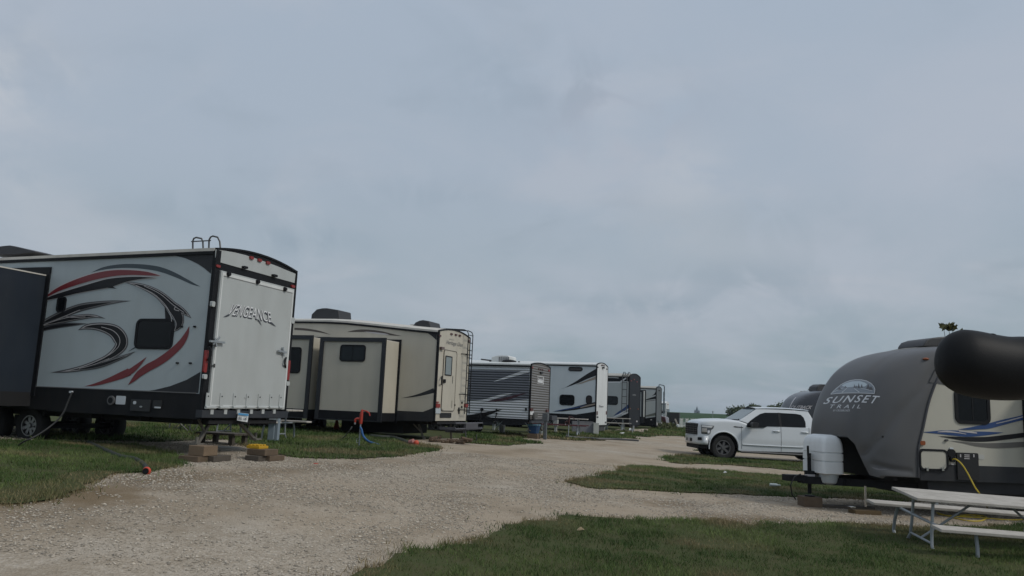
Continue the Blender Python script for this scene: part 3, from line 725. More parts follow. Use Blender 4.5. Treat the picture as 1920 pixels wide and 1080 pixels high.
# ---------------------------------------------------------------- 2: cream fifth-wheel
f2 = Fr(-20, 817, 700, 24.2, .46)
t2 = at_frame('fifth_wheel_trailer', f2, 'cream fifth-wheel trailer with black-framed slide-outs, a rear door and Heritage Glen lettering', 'trailer', GRP)
W2 = 2.47; zt2 = f2.side(822, 620).z; zb2 = f2.side(812, 789).z
st = [(0, zt2)]+[(f2.side(a, b).x, f2.side(a, b).z) for a, b in ((760, 614), (700, 607.5), (650, 602.5), (610, 600.5), (553, 600))]+[(-8.5, f2.side(553, 600).z+.02)]
rv_body(t2, 8.5, W2, st, zb2, .14, cream, cream2, post=.05)
zs = f2.side(745, 770).z
m = MB(); m.box(-8.5, -.05, -.012, .01, zb2-.03, zs); m.build('skirt', charcoal, t2)
g = MB(); MG2 = [charcoal, vbrown, cream2, vblack, vlight]
pdecal(g, f2.S(-.004), [(788, 617.2), (800, 618), (820, 620.5), (818.5, 638), (811, 631), (802, 624.5), (795, 620.5)], 0)
pdecal(g, f2.S(-.016), [(742, 771.5), (792, 772.5), (813, 764.5), (812, 789), (742, 789)], 0)
stroke(g, f2.S(-.004), [(752, 746.5, 0), (775, 743, 3), (795, 738, 6), (814, 732, 9)], 0)
stroke(g, f2.S(-.003), [(772, 745.5, 0), (795, 742.5, 4), (814, 738.5, 7)], 2)
stroke(g, f2.S(-.004), [(552, 616.5, 4), (575, 618, 4), (600, 622, 3), (620, 627.5, 0)], 1)
stroke(g, f2.S(-.004), [(650, 622.5, 0), (668, 620.5, 4), (690, 620.5, 5), (715, 624, 6), (735, 627.5, 3), (754, 630, 0)], 1)
stroke(g, f2.S(-.006), [(682, 621.5, 0), (700, 624, 2.5), (722, 626.5, 2.5), (730, 627.5, 0)], 4)
g.build('side_graphic', MG2, t2)
window(t2, f2, 0, (586.5, 667, 609, 706), r=.1, frame=.04)
def slide(root, fr, x0, x1, z0, z1, p, wallm, zsk, frame=.095, name='slide_out'):
    m = MB(); m.box(x0, x1, -p, .0, z0+.02, z1-.05); s = m.build(name, wallm, root)
    m = MB(); m.box(x0-.01, x1+.01, -p-.02, -p-.002, z0, zsk); m.box(x0+.05, x1-.02, -p, 0, z0-.02, z0+.02); m.box(x1-.01, x1+.015, -p+.0, -.01, z0, zsk-.01); m.build('slide_skirt', black, s)
    m = MB(); m.ring([(x0-.03, z0-.03), (x1+.03, z0-.03), (x1+.03, z1+.02), (x0-.03, z1+.02)], [(x0+frame, z0+.001), (x1-frame, z0+.001), (x1-frame, z1-frame*1.1), (x0+frame, z1-frame*1.1)], 'y', -p-.05, -p+.01); m.build('flange', M('frame_black', (.016, .018, .022), .4), s)
    m = MB(); m.ring([(x0-.12, z0-.05), (x1+.07, z0-.05), (x1+.07, z1+.05), (x0-.12, z1+.05)], [(x0-.0, z0), (x1+.0, z0), (x1+.0, z1-.02), (x0-.0, z1-.02)], 'y', -.03, .005); m.build('seal', black, s)
    m = MB(); m.box(x0, x1, -p-.02, 0, z1-.05, z1-.03); m.build('slide_roof', roofw, s)
    return s
p2 = .88
a = f2.side(604, 632, -p2); b = f2.side(723.5, 636.5, -p2); zb_s = f2.side(712, 790, -p2).z; zsk = f2.side(660, 771, -p2).z
sl = slide(t2, f2, a.x, b.x-.0, zb_s, (a.z+b.z)/2, p2, cream, zsk)
w0 = f2.side(639, 646, -p2); w1 = f2.side(684.5, 678.5, -p2)
window_l(sl, 'y', w0.x, w1.z, w1.x, w0.z, -p2-.025, -p2+.01, -p2-.012, .045, .1, 1, glassg, 'window', black)
bx = f2.side(587, 631, -p2).x
s2 = slide(t2, f2, bx-3.2, bx, zb_s, f2.side(587, 630, -p2).z, p2, cream, zsk)
w0 = f2.side(541, 650.5, -p2); w1 = f2.side(562.5, 700, -p2)
window_l(s2, 'y', w0.x, w1.z, w1.x, w0.z, -p2-.025, -p2+.01, -p2-.012, .045, .1, 0, glassd, 'window', black)
ac_unit(t2, f2, [(595.5, 601), (596.5, 592), (605.5, 583), (616, 580.8), (624.5, 580.5), (646.5, 584), (647.7, 601)], .8, 1.6)
ac_unit(t2, f2, [(782, 616.5), (789, 607), (796, 603.8), (803, 602.6), (815, 604.6), (817.5, 617)], .8, 1.6)
m = MB(); c = f2.side(776, 612, 1.2); m.tube([c-Vector((0, 0, .1)), c+Vector((0, 0, .03))], .05, 10); m.box(c.x-.09, c.x+.09, c.y-.09, c.y+.09, c.z+.02, c.z+.06); m.build('roof_vent', roofw, t2)
Z = lambda px, py, x=.035: f2.rear(px, py, x)
# rear door
a = Z(832.5, 656); b = Z(850, 770); m = MB(); m.prism(rrect(a.y, b.z, b.y, a.z, .09), 'x', .03, .055); d = m.build('rear_door', cream2, t2)
m = MB(); m.ring(rrect(a.y-.02, b.z-.02, b.y+.02, a.z+.02, .1), rrect(a.y+.0, b.z+.0, b.y-.0, a.z-.0, .09), 'x', .03, .062); m.build('door_seal', M('seal_brown', (.10, .09, .075), .6), d)
wa = Z(835.5, 666.5, .06); wb = Z(846, 705, .06); window_l(d, 'x', wa.y, wb.z, wb.y, wa.z, .075, .05, .065, .03, .03, 0, M('frosted_glass', (.20, .235, .24), .25), 'window', black)
m = MB(); m.tube([Z(828.5, 706, .06), Z(828, 709, .13), Z(828, 718, .13), Z(827.5, 721, .06)], .02, 8); m.build('grab_handle', black, t2, smooth=True)
lens(t2, f2, 'R', .06, 832.5, 714.5, 3, 7, black, 'door_handle', .04)
lens(t2, f2, 'R', .035, 826.8, 653, 5.5, 5, M('porch_lamp', (.12, .08, .07), .3), 'porch_light', .08)
for px, py in ((824.3, 629.5), (846, 626.5), (854.3, 627.8), (861.5, 629.3), (879.6, 639.5)): lens(t2, f2, 'R', .035, px, py, 3.6, 3.4, M('dark_lens', (.07, .02, .015), .3))
lens(t2, f2, 'R', .035, 820, 760.5, 7.5, 7.5, redl, 'tail_light'); lens(t2, f2, 'R', .035, 873, 760, 6.5, 7, redl, 'tail_light')
lens(t2, f2, 'R', .035, 819.5, 754, 4.5, 2.2, redl, 'marker_light')
pl = lens(t2, f2, 'R', .035, 820, 770.5, 9, 9.5, M('plate_pale', (.42, .47, .5), .5), 'licence_plate')
lens(t2, f2, 'R', .035, 835, 778.5, 20.5, 9, black, 'vent_grille', .02); 
m = MB()
for k in range(3): c = Z(835, 776+2.4*k, .06); m.box(.055, .065, c.y-.38, c.y+.38, c.z-.008, c.z+.008)
m.build('louvre', gun, t2)
for px, py, wq, hq in ((851.5, 759.5, 3, 3.4), (865.8, 755, 2, 4), (865.3, 763, 2, 4), (847.5, 712, 1.2, 15), (846, 758, 1.2, 14), (829, 769, 1.6, 3.4)): lens(t2, f2, 'R', .035, px, py, wq, hq, black, 'fitting', .02)
m = MB(); m.beam(Z(860.5, 764, .06), Z(860.5, 776, .06), .03, .03); m.beam(Z(859, 768.5, .06), Z(864, 768.5, .06), .025, .03); m.build('bracket', black, t2)
m = MB(); text_decal(m, f2.R(.040), 'Heritage Glen', [(837.6, 637.5), (868, 643.5), (867, 653), (836.5, 647)], 0, shear=.3, bold=.008)
text_decal(m, f2.R(.040), 'Wildwood', [(842, 634.8), (851.5, 636.2), (851.5, 638.5), (842, 637)], 1, shear=.2)
text_decal(m, f2.R(.040), 'LTZ', [(861, 652), (864, 652.4), (864, 654), (861, 653.5)], 1)
m.build('rear_lettering', [vdgrey, vgrey], t2)
# ladder
m = MB(); lx = .22
ya = Z(880.5, 640, lx).y-.12; yb = ya+.38
za, zl = Z(882, 622, lx).z, Z(877, 776, lx).z
for y in (ya, yb):
    m.tube([(lx, y, zl), (lx, y, za-.1), (lx-.04, y, za+.0), (lx-.16, y, za+.05), (-.9, y, za+.09), (-1.05, y, za-.02), (-1.07, y, zt2+.05)], .016, 8)
for k in range(11):
    zz_ = zl+.08+k*(za-zl-.2)/10; m.tube([(lx, ya, zz_), (lx, yb, zz_)], .013, 6)
for zz_ in (zl+.12, zl+.62, za-.75):
    for y in (ya, yb): m.tube([(.03, y-.1, zz_), (lx, y, zz_)], .016, 6)
m.build('ladder', black, t2, smooth=True)
m = MB(); c0 = f2.rear(826, 790, .1); c1 = f2.rear(883, 790, .1)
for zq in (zb2-.05, zb2-.22): m.tube([(.62, .25, zq), (.62, 2.45, zq)], .03, 6)
m.box(.1, .62, .25, .32, zb2-.25, zb2-.17); m.box(.1, .62, 2.38, 2.45, zb2-.25, zb2-.17); m.box(.12, .6, .28, 2.42, zb2-.27, zb2-.24); m.box(-.1, .5, 1.15, 1.3, zb2-.36, zb2-.27)
m.box(.585, .655, 1.0, 2.0, zb2-.24, zb2-.05)
m.build('cargo_rack', M('rack_grey', (.07, .07, .08), .6), t2)
m = MB(); m.tube([(.65, .95, zb2-.5), (.66, .9, zb2-.62), (.66, 1.9, zb2-.62), (.65, 1.9, zb2-.4)], .02, 6); m.tube([(.6, 1.1, zb2-.25), (.65, 1.1, zb2-.62)], .02, 6); m.build('rack_step', gun, t2)
for c in (-5.5, -6.5):
    wheel(t2, c, .3, .38, .37, .22, gun, spokes=5); wheel(t2, c, W2-.3, .38, .37, .22, gun, spokes=5)
m = MB(); m.box(-6.6, -5.4, .3, W2-.3, .34, .44); m.build('axle', dark2, t2)
scissor_jack(t2, f2.side(785, 795, .6), f2.side(796, 828, .6)); scissor_jack(t2, (-.3, 2.0, zb2-.1), (-.35, 2.2, .02))
m = MB(); m.box(-3.4, -1.2, .4, 2.1, zb2-.45, zb2-.02); m.build('holding_tank', dark2, t2)
# yard hydrants
def hydrant(p, rz, colr_, label, hook=True):
    r = empty('yard_hydrant', p, rad(rz), label, 'hydrant', 'standpipe hydrants between the trailers')
    r.scale = (.8, .8, .8)
    m = MB(); m.tube([(0, 0, 0), (0, 0, .78)], .026, 10)
    m.build('standpipe', galv, r, smooth=True)
    m = MB(); m.tube([(0, 0, .72), (0, 0, .84), (.02, 0, 1.12), (.03, 0, 1.16)], [.05, .06, .045, .03], 10)
    m.tube([(0, 0, .88), (-.12, -.02, .88), (-.17, -.03, .85), (-.175, -.03, .76)], .035, 8)
    m.build('head', colr_, r, smooth=True)
    m = MB(); m.tube([(.03, 0, 1.14), (.16, 0, 1.12), (.26, 0, 1.07), (.29, 0, .98)], [.02, .022, .022, .018], 8); m.beam((-.03, 0, 1.0), (.05, 0, 1.16), .02, .06); m.build('handle', colr_, r, smooth=True)
    m = MB(); m.tube([(-.175, -.03, .76), (-.175, -.03, .70)], .03, 8)
    if hook: m.tube([(0, -.03, .16), (-.07, -.03, .13), (-.08, -.03, .22), (-.07, -.03, .28)], .01, 6)
    m.build('hose_fitting', alu, r)
    return r
p = gp(673, 839); hz = p.copy(); hydrant(p, -12, redp, 'orange-red yard hydrant on a grey standpipe in front of the cream fifth-wheel')
m = MB(); q = [atd(661.5, 801, p.y)]; q = [p+Vector((0, -.03, .50)), p+Vector((.04, -.04, .44)), atd(681, 817, p.y-.05), atd(690, 827, p.y), gp(700, 833), gp(712, 837)]
q[4].z += .03; q[5].z += .03
m.tube(crom([tuple(v) for v in q], 8), .028, 8); o = m.build('water_hose', bluep, None, smooth=True); tag(o, 'blue water hose running from the orange-red hydrant into the grass', 'hose')
m = MB(); q = [atd(660, 800, p.y), atd(652, 812, p.y+.3), gp(640, 822), gp(615, 823)]; q[3].z += .02
m.tube(crom([tuple(v) for v in q], 6), .014, 6); o = m.build('drain_hose', M('hose_grey', (.09, .09, .09), .6), None, smooth=True); tag(o, 'thin grey hose slanting left from the orange-red hydrant', 'hose')
m = MB(); q = [gp(695, 821), gp(715, 823), gp(735, 824), gp(752, 829), gp(766, 835)]; path = crom([tuple(v+Vector((0, 0, .06))) for v in q], 8)
m.tube(path, [.05+.008*(i % 2) for i in range(len(path))], 10); r = empty('sewer_hose', q[-1], 0, 'dark sewer hose ending in a bright orange ball beside the cream fifth-wheel', 'hose')
o = m.build('hose', MATS['hose_black'], r, smooth=True); o.location = -q[-1]
c = Vector(path[-1]); m = MB(); m.ball(c+Vector((.22, -.1, .02)), .075, 14, 10); o = m.build('end_cap', orange, r, smooth=True); o.location = -q[-1]
m = MB(); m.tube([c+Vector((.02, 0, .02)), c+Vector((.14, -.05, .05))], [.065, .08], 12); o = m.build('collar', M('faded_pink', (.36, .16, .14), .6), r, smooth=True); o.location = -q[-1]
# clutter beneath it
m = MB(); rnd = random.Random(4); r = empty('firewood_heap', gp(840, 832), 0, 'brown heap of firewood and bark behind the bumper of the cream fifth-wheel', 'firewood')
for k in range(26):
    a = rnd.uniform(0, PI); t_ = rnd.random(); px_ = (rnd.uniform(-.5, .6), rnd.uniform(-.2, .3), .04+rnd.random()*.16*(1-t_*.6))
    d = Vector((math.cos(a), math.sin(a), rnd.uniform(-.2, .2)))*rnd.uniform(.08, .15)
    m.tube([Vector(px_)-d, Vector(px_)+d], rnd.uniform(.02, .045), 7)
m.build('logs', M('bark', (.11, .075, .05), .9, var=.5, scale=9, bump=.01, bscale=20), r)
def cooler(px, py, d, lb, bodym, lidm, w_=.55):
    p = atd(px, py, d); r = empty('cool_box', (p.x, p.y, Hs(p.x, p.y)), rad(-15), lb, 'cool box')
    MB().box(-w_/2, w_/2, -.18, .18, 0, .28).build('box', bodym, r, bevel=.02); MB().box(-w_/2-.01, w_/2+.01, -.19, .19, .285, .35).build('lid', lidm, r, bevel=.015)
cooler(684, 812, 28.0, 'white cool box with a teal lid seen under the cream fifth-wheel, left one', white, M('teal', (.06, .25, .28), .5), .7)
cooler(704, 812, 28.4, 'white cool box seen under the cream fifth-wheel, right one', white, white, .45)
o = MB(); p = atd(630, 812, 27); o.tube([(0, 0, 0), (0, 0, .02), (0, 0, .03), (0, 0, .45)], [.17, .17, .11, .02], 12); o = o.build('traffic_cone', orange, None, smooth=True); o.location = (p.x, p.y, Hs(p.x, p.y)); tag(o, 'small orange cone in the dark under the cream fifth-wheel', 'cone')
p = gp(590, 871.5); o = MB(); o.add([(-.05, -.02, .01), (.05, -.03, .012), (.07, .01, .03), (.01, .05, .012), (-.06, .02, .02), (0, 0, .035)], [(0, 1, 5), (1, 2, 5), (2, 3, 5), (3, 4, 5), (4, 0, 5)])
o = o.build('red_rag', redp, None, fix=False); o.location = p; tag(o, 'small red scrap lying on the gravel road', 'scrap')

# ---------------------------------------------------------------- 3: corrugated trailer
f3 = Fr(-20, 993, 740, 30.8, .50)
t3 = at_frame('corrugated_travel_trailer', f3, 'corrugated travel trailer, charcoal and white side with a grey rear end', 'trailer', GRP)
cw = M('corrugated_white', (.47, .50, .53), .4, corr=True); cg = M('corrugated_charcoal', (.085, .095, .115), .4, corr=True); cr = M('corrugated_grey', (.145, .14, .135), .4, corr=True)
W3 = 2.5; zt3 = f3.side(995, 683).z; zb3 = f3.side(990, 786).z
rv_body(t3, 7.5, W3, [(0, zt3), (-7.5, zt3)], zb3, .12, cw, cr, roofm=white, post=.04)
g = MB(); MG3 = [cg, vwhite, vblack, M('dark_maroon', (.05, .02, .03), .4), cw]
pdecal(g, f3.S(-.003), [(860, 693), (992.5, 695.5), (991.5, 748), (975, 750), (955, 752), (930, 753), (905, 752.5), (880, 752.5), (860, 753)], 0)
stroke(g, f3.S(-.006), [(924, 716, 0), (940, 711, 3), (965, 703, 5), (993, 694, 7)], 4)
stroke(g, f3.S(-.006), [(880, 753, 4), (905, 752, 5), (925, 746, 5), (945, 740.5, 4), (961, 737.5, 0)], 4)
stroke(g, f3.S(-.005), [(905, 753, 0), (930, 751, 4), (955, 746, 5), (975, 740, 3), (990, 736, 0)], 3)
stroke(g, f3.S(-.004), [(876, 781, 5), (895, 779, 7), (912, 776, 7), (928, 771.5, 4), (943, 767, 0)], 2)
pdecal(g, f3.S(-.008), [(868, 779.5), (905, 778.5), (925, 783.6), (905, 784), (868, 784)], 2)
g.build('side_graphic', MG3, t3)
m = MB(); zz_ = f3.side(940, 784).z; m.box(-7.5, -.04, -.02, .02, zb3-.14, zb3+.0); m.build('skirt', black, t3)
for px, py, s_ in ((904, 767.5, 6), (931.3, 767.7, 3.4), (931.3, 775.3, 3.4)):
    c = f3.side(px, py, -.01); m = MB(); m.tube([c, c+Vector((0, -.05, 0))], f3.side(px+s_/2, py).x-c.x, 14); m.build('service_port', black, t3)
lens(t3, f3, 'S', -.0, 986.4, 767.5, 3, 6, black, 'outlet', .03)
m = MB(); m.tube([f3.side(903, 770, -.06), f3.side(901, 777, -.08), f3.side(900, 790, -.1)], .02, 6); m.tube([f3.side(931, 776, -.06), f3.side(929, 783, -.08), f3.side(928, 795, -.1)], .02, 6); m.build('supply_cable', black, t3)
# roof gear
m = MB(); a = f3.side(938, 680, 1.0); b = f3.side(959.5, 667.5, 1.0); a2 = f3.side(926, 678, 1.0)
m.prism([(a2.x, a.z-.1), (b.x, a.z-.1), (b.x, b.z-.05), (b.x-.05, b.z), (a.x, b.z), (a2.x, b.z-.07)], 'y', .7, 1.6); acw = m.build('air_conditioner', white, t3, bevel=.03)
m = MB()
for k in range(6): m.box(a.x+.05+k*.08, a.x+.09+k*.08, .68, .7, a.z+.02, b.z-.06)
m.build('vent_slots', vgrey, acw)
m = MB(); c = f3.side(955, 678, .8); m.ball(c, (.30, .30, .08), 16, 6); m.build('vent_dome', black, t3, smooth=True)
m = MB(); c = f3.side(919, 676, .9); m.tube([c-Vector((0, 0, .12)), c], .04, 8); m.beam(c+Vector((-.4, 0, .04)), c+Vector((.05, 0, 0)), .05, .06); m.beam(c, c+Vector((.32, 0, -.0)), .1, .06); m.build('tv_antenna', gun, t3)
m = MB(); c = f3.side(973, 679, .9); m.tube([c-Vector((0, 0, .06)), c+Vector((0, 0, .03))], .05, 8); m.build('roof_vent', black, t3)
for px, py in ((1010.4, 691.5), (1013.8, 692.5), (1017.3, 693.5)): lens(t3, f3, 'R', .035, px, py, 2.4, 2.4, M('dark_lens', (.07, .02, .015), .3))
lens(t3, f3, 'R', .035, 1014, 699, 4, 2.5, black, 'scare_light', .06); lens(t3, f3, 'R', .035, 997.8, 689, 2, 3, redl); lens(t3, f3, 'R', .035, 1029, 695, 2, 3, redl)
bd = lens(t3, f3, 'R', .038, 1013, 713, 12, 15, M('sign_frame', (.62, .63, .63), .5), 'name_board', .012)
bd2 = lens(t3, f3, 'R', .052, 1013, 713, 10.5, 13.2, cr, 'board_face', .004)
bd2.parent = bd
m = MB(); pdecal(m, f3.R(.058), [(1008.4, 712), (1017.8, 713.6), (1017.6, 718.3), (1008.3, 716.6)], 0); text_decal(m, f3.R(.06), 'Coleman', [(1008.6, 708.6), (1017.8, 710.3), (1017.6, 715), (1008.4, 713.5)], 0, bold=.04)
m.build('board_lettering', vwhite, bd)
lens(t3, f3, 'R', .035, 995.5, 768, 4.5, 5, M('dark_red_lens', (.08, .015, .012), .3), 'tail_light', .05); lens(t3, f3, 'R', .035, 1025, 770, 4, 4.5, MATS['dark_red_lens'], 'tail_light', .05)
lens(t3, f3, 'R', .04, 996.5, 774, 6, 8, M('paper_white', (.6, .62, .62), .6), 'licence_plate', .02)
lens(t3, f3, 'R', .035, 1000.5, 779, 6, 9, M('box_grey', (.09, .09, .085), .6), 'cable_box', .1)
lens(t3, f3, 'R', .035, 1029, 783.5, 10, 9, M('spare_grey', (.05, .055, .065), .7), 'spare_carrier', .25)
m = MB(); m.box(.02, .12, 0, W3, zb3-.15, zb3-.05); m.build('bumper', M('bumper_grey', (.04, .045, .055), .5), t3)
for c in (-3.1, -4.0):
    wheel(t3, c, .3, .36, .36, .2, gun, spokes=5); wheel(t3, c, W3-.3, .36, .36, .2, gun, spokes=5)
m = MB(); m.box(-4.1, -3.0, .3, W3-.3, .3, .4); m.build('axle', dark2, t3)
scissor_jack(t3, (-.1, .75, zb3-.12), (-.1, .35, .28)); scissor_jack(t3, (-.1, 1.5, zb3-.12), (-.1, 2.05, .28))
# things under and round it
def tub(px, py, d, lb, w_, h_, mat):
    p = atd(px, py, d); r = empty('storage_tub', (p.x, p.y, Hs(p.x, p.y)), rad(-20), lb, 'storage tub'); m = MB()
    a, b = w_/2, w_/2*.8; m.add([(-b, -.2, 0), (b, -.2, 0), (b, .2, 0), (-b, .2, 0), (-a, -.24, h_), (a, -.24, h_), (a, .24, h_), (-a, .24, h_)], [(0, 3, 2, 1), (4, 5, 6, 7), (0, 1, 5, 4), (1, 2, 6, 5), (2, 3, 7, 6), (3, 0, 4, 7)]); m.build('tub_body', mat, r, bevel=.02)
    MB().box(-a-.02, a+.02, -.26, .26, h_, h_+.05).build('lid', M('tub_lid', (.10, .22, .30), .5), r, bevel=.015)
    return r
zb_ = Hs(*atd(1001, 818, 31.2).xy)
tub(1001, 817, 31.3, 'blue plastic tub with a pale lid behind the corrugated trailer', .36, .30, M('dark_blue_plastic', (.015, .06, .15), .5)).location.z = zb_+.20
o = MB().box(-.20, .20, -.2, .2, 0, .195).build('wooden_crate', wood, None, bevel=.006); p = atd(1001, 822, 31.1); o.location = (p.x, p.y, zb_); o.rotation_euler = (0, 0, rad(-20)); tag(o, 'brown wooden crate carrying the blue tub', 'crate')
redw = M('red_bench_paint', (.08, .016, .02), .6, var=.2)
p = atd(962, 812, 36.5); picnic_table((p.x, p.y, Hs(p.x, p.y)), (0, 0, rad(-10)), 'picnic table with red benches seen under the corrugated trailer', seatm=redw)
p = atd(1030, 816, 36.5); picnic_table((p.x+.5, p.y, Hs(p.x, p.y)), (0, 0, rad(-10)), 'picnic table with red benches right of the corrugated trailer', seatm=redw)
o = MB(); p = atd(941, 812, 33.5); o.tube([(0, 0, 0), (0, 0, .35)], [.10, .13], 14); o = o.build('white_bucket', white, None, smooth=True); o.location = (p.x, p.y, Hs(p.x, p.y)); tag(o, 'small white bucket under the corrugated trailer', 'bucket')
for px, d, hh, mt, lb in ((1022, 31.0, 1.0, M('post_dark', (.10, .11, .12), .6), 'dark grey utility post at the rear corner of the corrugated trailer'), (1041.5, 38, .62, M('post_pale', (.35, .36, .34), .6), 'short pale post beyond the corrugated trailer')):
    p = atd(px, 815, d); r = empty('utility_post', (p.x, p.y, Hs(p.x, p.y)), rad(-20), lb, 'utility post'); MB().box(-.06, .06, -.05, .05, 0, hh).build('post', mt, r, bevel=.01); MB().box(-.11, .11, -.09, .07, hh-.28, hh+.02).build('socket_box', mt, r, bevel=.01)

# ---------------------------------------------------------------- 4: tall white fifth-wheel
f4 = Fr(-20, 1117, 740, 41, .50)
t4 = at_frame('white_fifth_wheel_trailer', f4, 'tall white fifth-wheel with a bare white rear end and dark wedge graphics', 'trailer', GRP)
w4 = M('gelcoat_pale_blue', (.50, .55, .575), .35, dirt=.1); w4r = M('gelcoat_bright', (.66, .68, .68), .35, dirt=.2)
W4 = 2.5; zt4 = f4.side(1118, 683.5).z; zb4 = f4.side(1116, 797).z
rv_body(t4, 9.5, W4, [(0, zt4), (-9.5, zt4)], zb4, .16, w4, w4r, roofm=white, post=.03)
g = MB(); MG4 = [black, vblack, vbrown, vblue, M('tan_vinyl', (.28, .24, .20), .4)]
pdecal(g, f4.S(-.004), [(900, 774), (1028, 774.5), (1081, 777), (1117.5, 771.5), (1116.5, 797.5), (900, 797)], 0)
pdecal(g, f4.S(-.004), [(1047, 731), (1060, 726.5), (1080, 715), (1100, 701.5), (1118.5, 691), (1118, 704), (1100, 711), (1085, 718), (1070, 723.5)], 1)
pdecal(g, f4.S(-.0055), [(1080, 721), (1100, 713), (1118, 705), (1118, 711), (1105, 714.5), (1090, 719.5)], 4)
pdecal(g, f4.S(-.004), [(1035, 772), (1055, 769), (1075, 763.5), (1100, 757), (1117.5, 753.5), (1117.5, 761.5), (1100, 765), (1080, 768.5), (1055, 771.5)], 1)
stroke(g, f4.S(-.0065), [(1040, 771, 1), (1060, 767.5, 2), (1080, 764, 2), (1098, 760, 1)], 3)
stroke(g, f4.S(-.0065), [(1088, 764.5, 1), (1100, 761, 3), (1116, 757.5, 2)], 4)
g.build('side_graphic', MG4, t4)
window(t4, f4, 0, (1066, 687.5, 1092.5, 696.5), r=.12, frame=.05, glass=M('brown_glass', (.03, .025, .025), .15)); window(t4, f4, 0, (1049.5, 739.5, 1077, 760.5), r=.15); window(t4, f4, 0, (1099, 741, 1110, 758.5), r=.14, glass=MATS['brown_glass'])
for px, py in ((1127.5, 685), (1130, 684.8), (1132.5, 686)): lens(t4, f4, 'R', .035, px, py, 1.3, 2.4, MATS['dark_lens'])
lens(t4, f4, 'R', .035, 1130, 689.5, 2.4, 2.6, black, 'camera', .08); lens(t4, f4, 'R', .035, 1120.5, 688.5, 1.4, 2, black); lens(t4, f4, 'R', .035, 1137.5, 692, 1.4, 2, black)
lens(t4, f4, 'R', .035, 1119.3, 774.5, 1.3, 7, M('dark_red_lens', (.08, .015, .012), .3), 'tail_light'); lens(t4, f4, 'R', .035, 1136.6, 774, 1.3, 6, MATS['dark_red_lens'], 'tail_light')
lens(t4, f4, 'R', .035, 1119.8, 782, 2.4, 2.4, black, 'fitting'); lens(t4, f4, 'R', .035, 1135, 792, 1.6, 3, gun, 'fitting')
m = MB(); text_decal(m, f4.R(.04), 'Surv', [(1123, 759.3), (1132.3, 760.3), (1132, 764.6), (1123, 763.8)], 0, bold=.03, shear=.2); m.build('rear_lettering', vdgrey, t4)
m = MB(); m.box(-.3, .0, .3, 2.2, zb4-.3, zb4); m.build('underbelly', M('belly_grey', (.05, .05, .052), .7), t4)
for c in (-5.0, -6.0): wheel(t4, c, .3, .38, .37, .22, gun, spokes=5); wheel(t4, c, W4-.3, .38, .37, .22, gun, spokes=5)
for px0, px1, d, hh, mt, lb in ((1073, 1112, 40.0, .60, M('skirting_grey', (.17, .17, .18), .7, var=.2), 'long grey skirting box on the grass under the tall white fifth-wheel'), (1112.5, 1122.5, 39.8, .60, M('block_pale', (.40, .41, .38), .7, var=.15), 'pale square box at the right end of the grey skirting box')):
    a = atd(px0, 815, d); b = atd(px1, 816, d); m = MB(); m.box(0, (b-a).length, 0, .5, 0, hh); m.box(-.01, (b-a).length+.01, -.01, .51, hh, hh+.03); o = m.build('skirting_box', mt, None, bevel=.01); o.location = (a.x, a.y, Hs(a.x, a.y)-.05); o.rotation_euler = (0, 0, math.atan2(b.y-a.y, b.x-a.x)); tag(o, lb, 'box')
p = gp(1065.5, 822.5); hydrant(p, -12, M('dark_red_enamel', (.045, .01, .01), .6), 'dark red yard hydrant in front of the tall white fifth-wheel')
m = MB(); q = [p+Vector((-.1, 0, .1)), p+Vector((.3, .2, .06)), p+Vector((.9, .3, .05)), p+Vector((1.2, -.1, .05)), p+Vector((1.8, .3, .05)), p+Vector((2.4, .2, .05)), p+Vector((2.9, -.2, .05))]
m.tube(crom([tuple(v) for v in q], 6), .04, 8); o = m.build('grey_hose', MATS['hose_grey'], None, smooth=True); tag(o, 'thick grey hose winding in the grass right of the dark red hydrant', 'hose')
p = atd(1142, 812, 49); picnic_table((p.x+.3, p.y, Hs(p.x, p.y)), (0, 0, rad(-15)), 'small picnic table standing between the tall white and the dark-ended trailer', length=1.9)

# ---------------------------------------------------------------- 5: dark rear end
f5 = Fr(-26, 1179, 740, 51, .42)
t5 = at_frame('dark_ended_travel_trailer', f5, 'pale travel trailer with a black rear end and a ladder on its side', 'trailer', GRP)
w5 = M('gelcoat_light_grey', (.40, .43, .43), .35, dirt=.1); cap5 = M('cap_black', (.014, .015, .02), .5, spec=.2, var=.3, scale=1)
W5 = 2.5; zt5 = f5.side(1180, 705).z; zb5 = f5.side(1178, 797).z
b_ = f5.rear(1197, 712).y; W5 = min(3.2, max(2.4, b_))
rv_body(t5, 9, W5, [(0, zt5), (-9, zt5)], zb5, .2, w5, cap5, roofm=M('roof_cream', (.36, .35, .31), .6), post=.03)
g = MB(); MG5 = [black, vblack, vblue, vwhite, vdgrey]
pdecal(g, f5.S(-.004), [(1090, 784), (1152, 784), (1165, 780.5), (1179, 773), (1178.5, 797), (1090, 797)], 0)
pdecal(g, f5.S(-.004), [(1120, 706), (1179, 706), (1179, 716), (1120, 716)], 0)
stroke(g, f5.S(-.007), [(1125, 709, 1), (1145, 707.5, 2), (1160, 708.8, 1)], 3); stroke(g, f5.S(-.007), [(1160, 718, 2), (1168, 713, 3), (1174, 708.5, 2)], 3)
stroke(g, f5.S(-.007), [(1120, 716.5, 2), (1150, 716.5, 2), (1178, 716, 2)], 3)
stroke(g, f5.S(-.006), [(1150, 780, 0), (1160, 774, 4), (1170, 768, 5), (1179, 761, 6)], 2)
stroke(g, f5.S(-.008), [(1150, 782.5, 1), (1162, 776.5, 2.5), (1171, 771, 2), (1179, 767, 2)], 3); stroke(g, f5.S(-.008), [(1166, 777, 2), (1172, 775.5, 3), (1178, 773, 2)], 3)
g.build('side_graphic', MG5, t5)
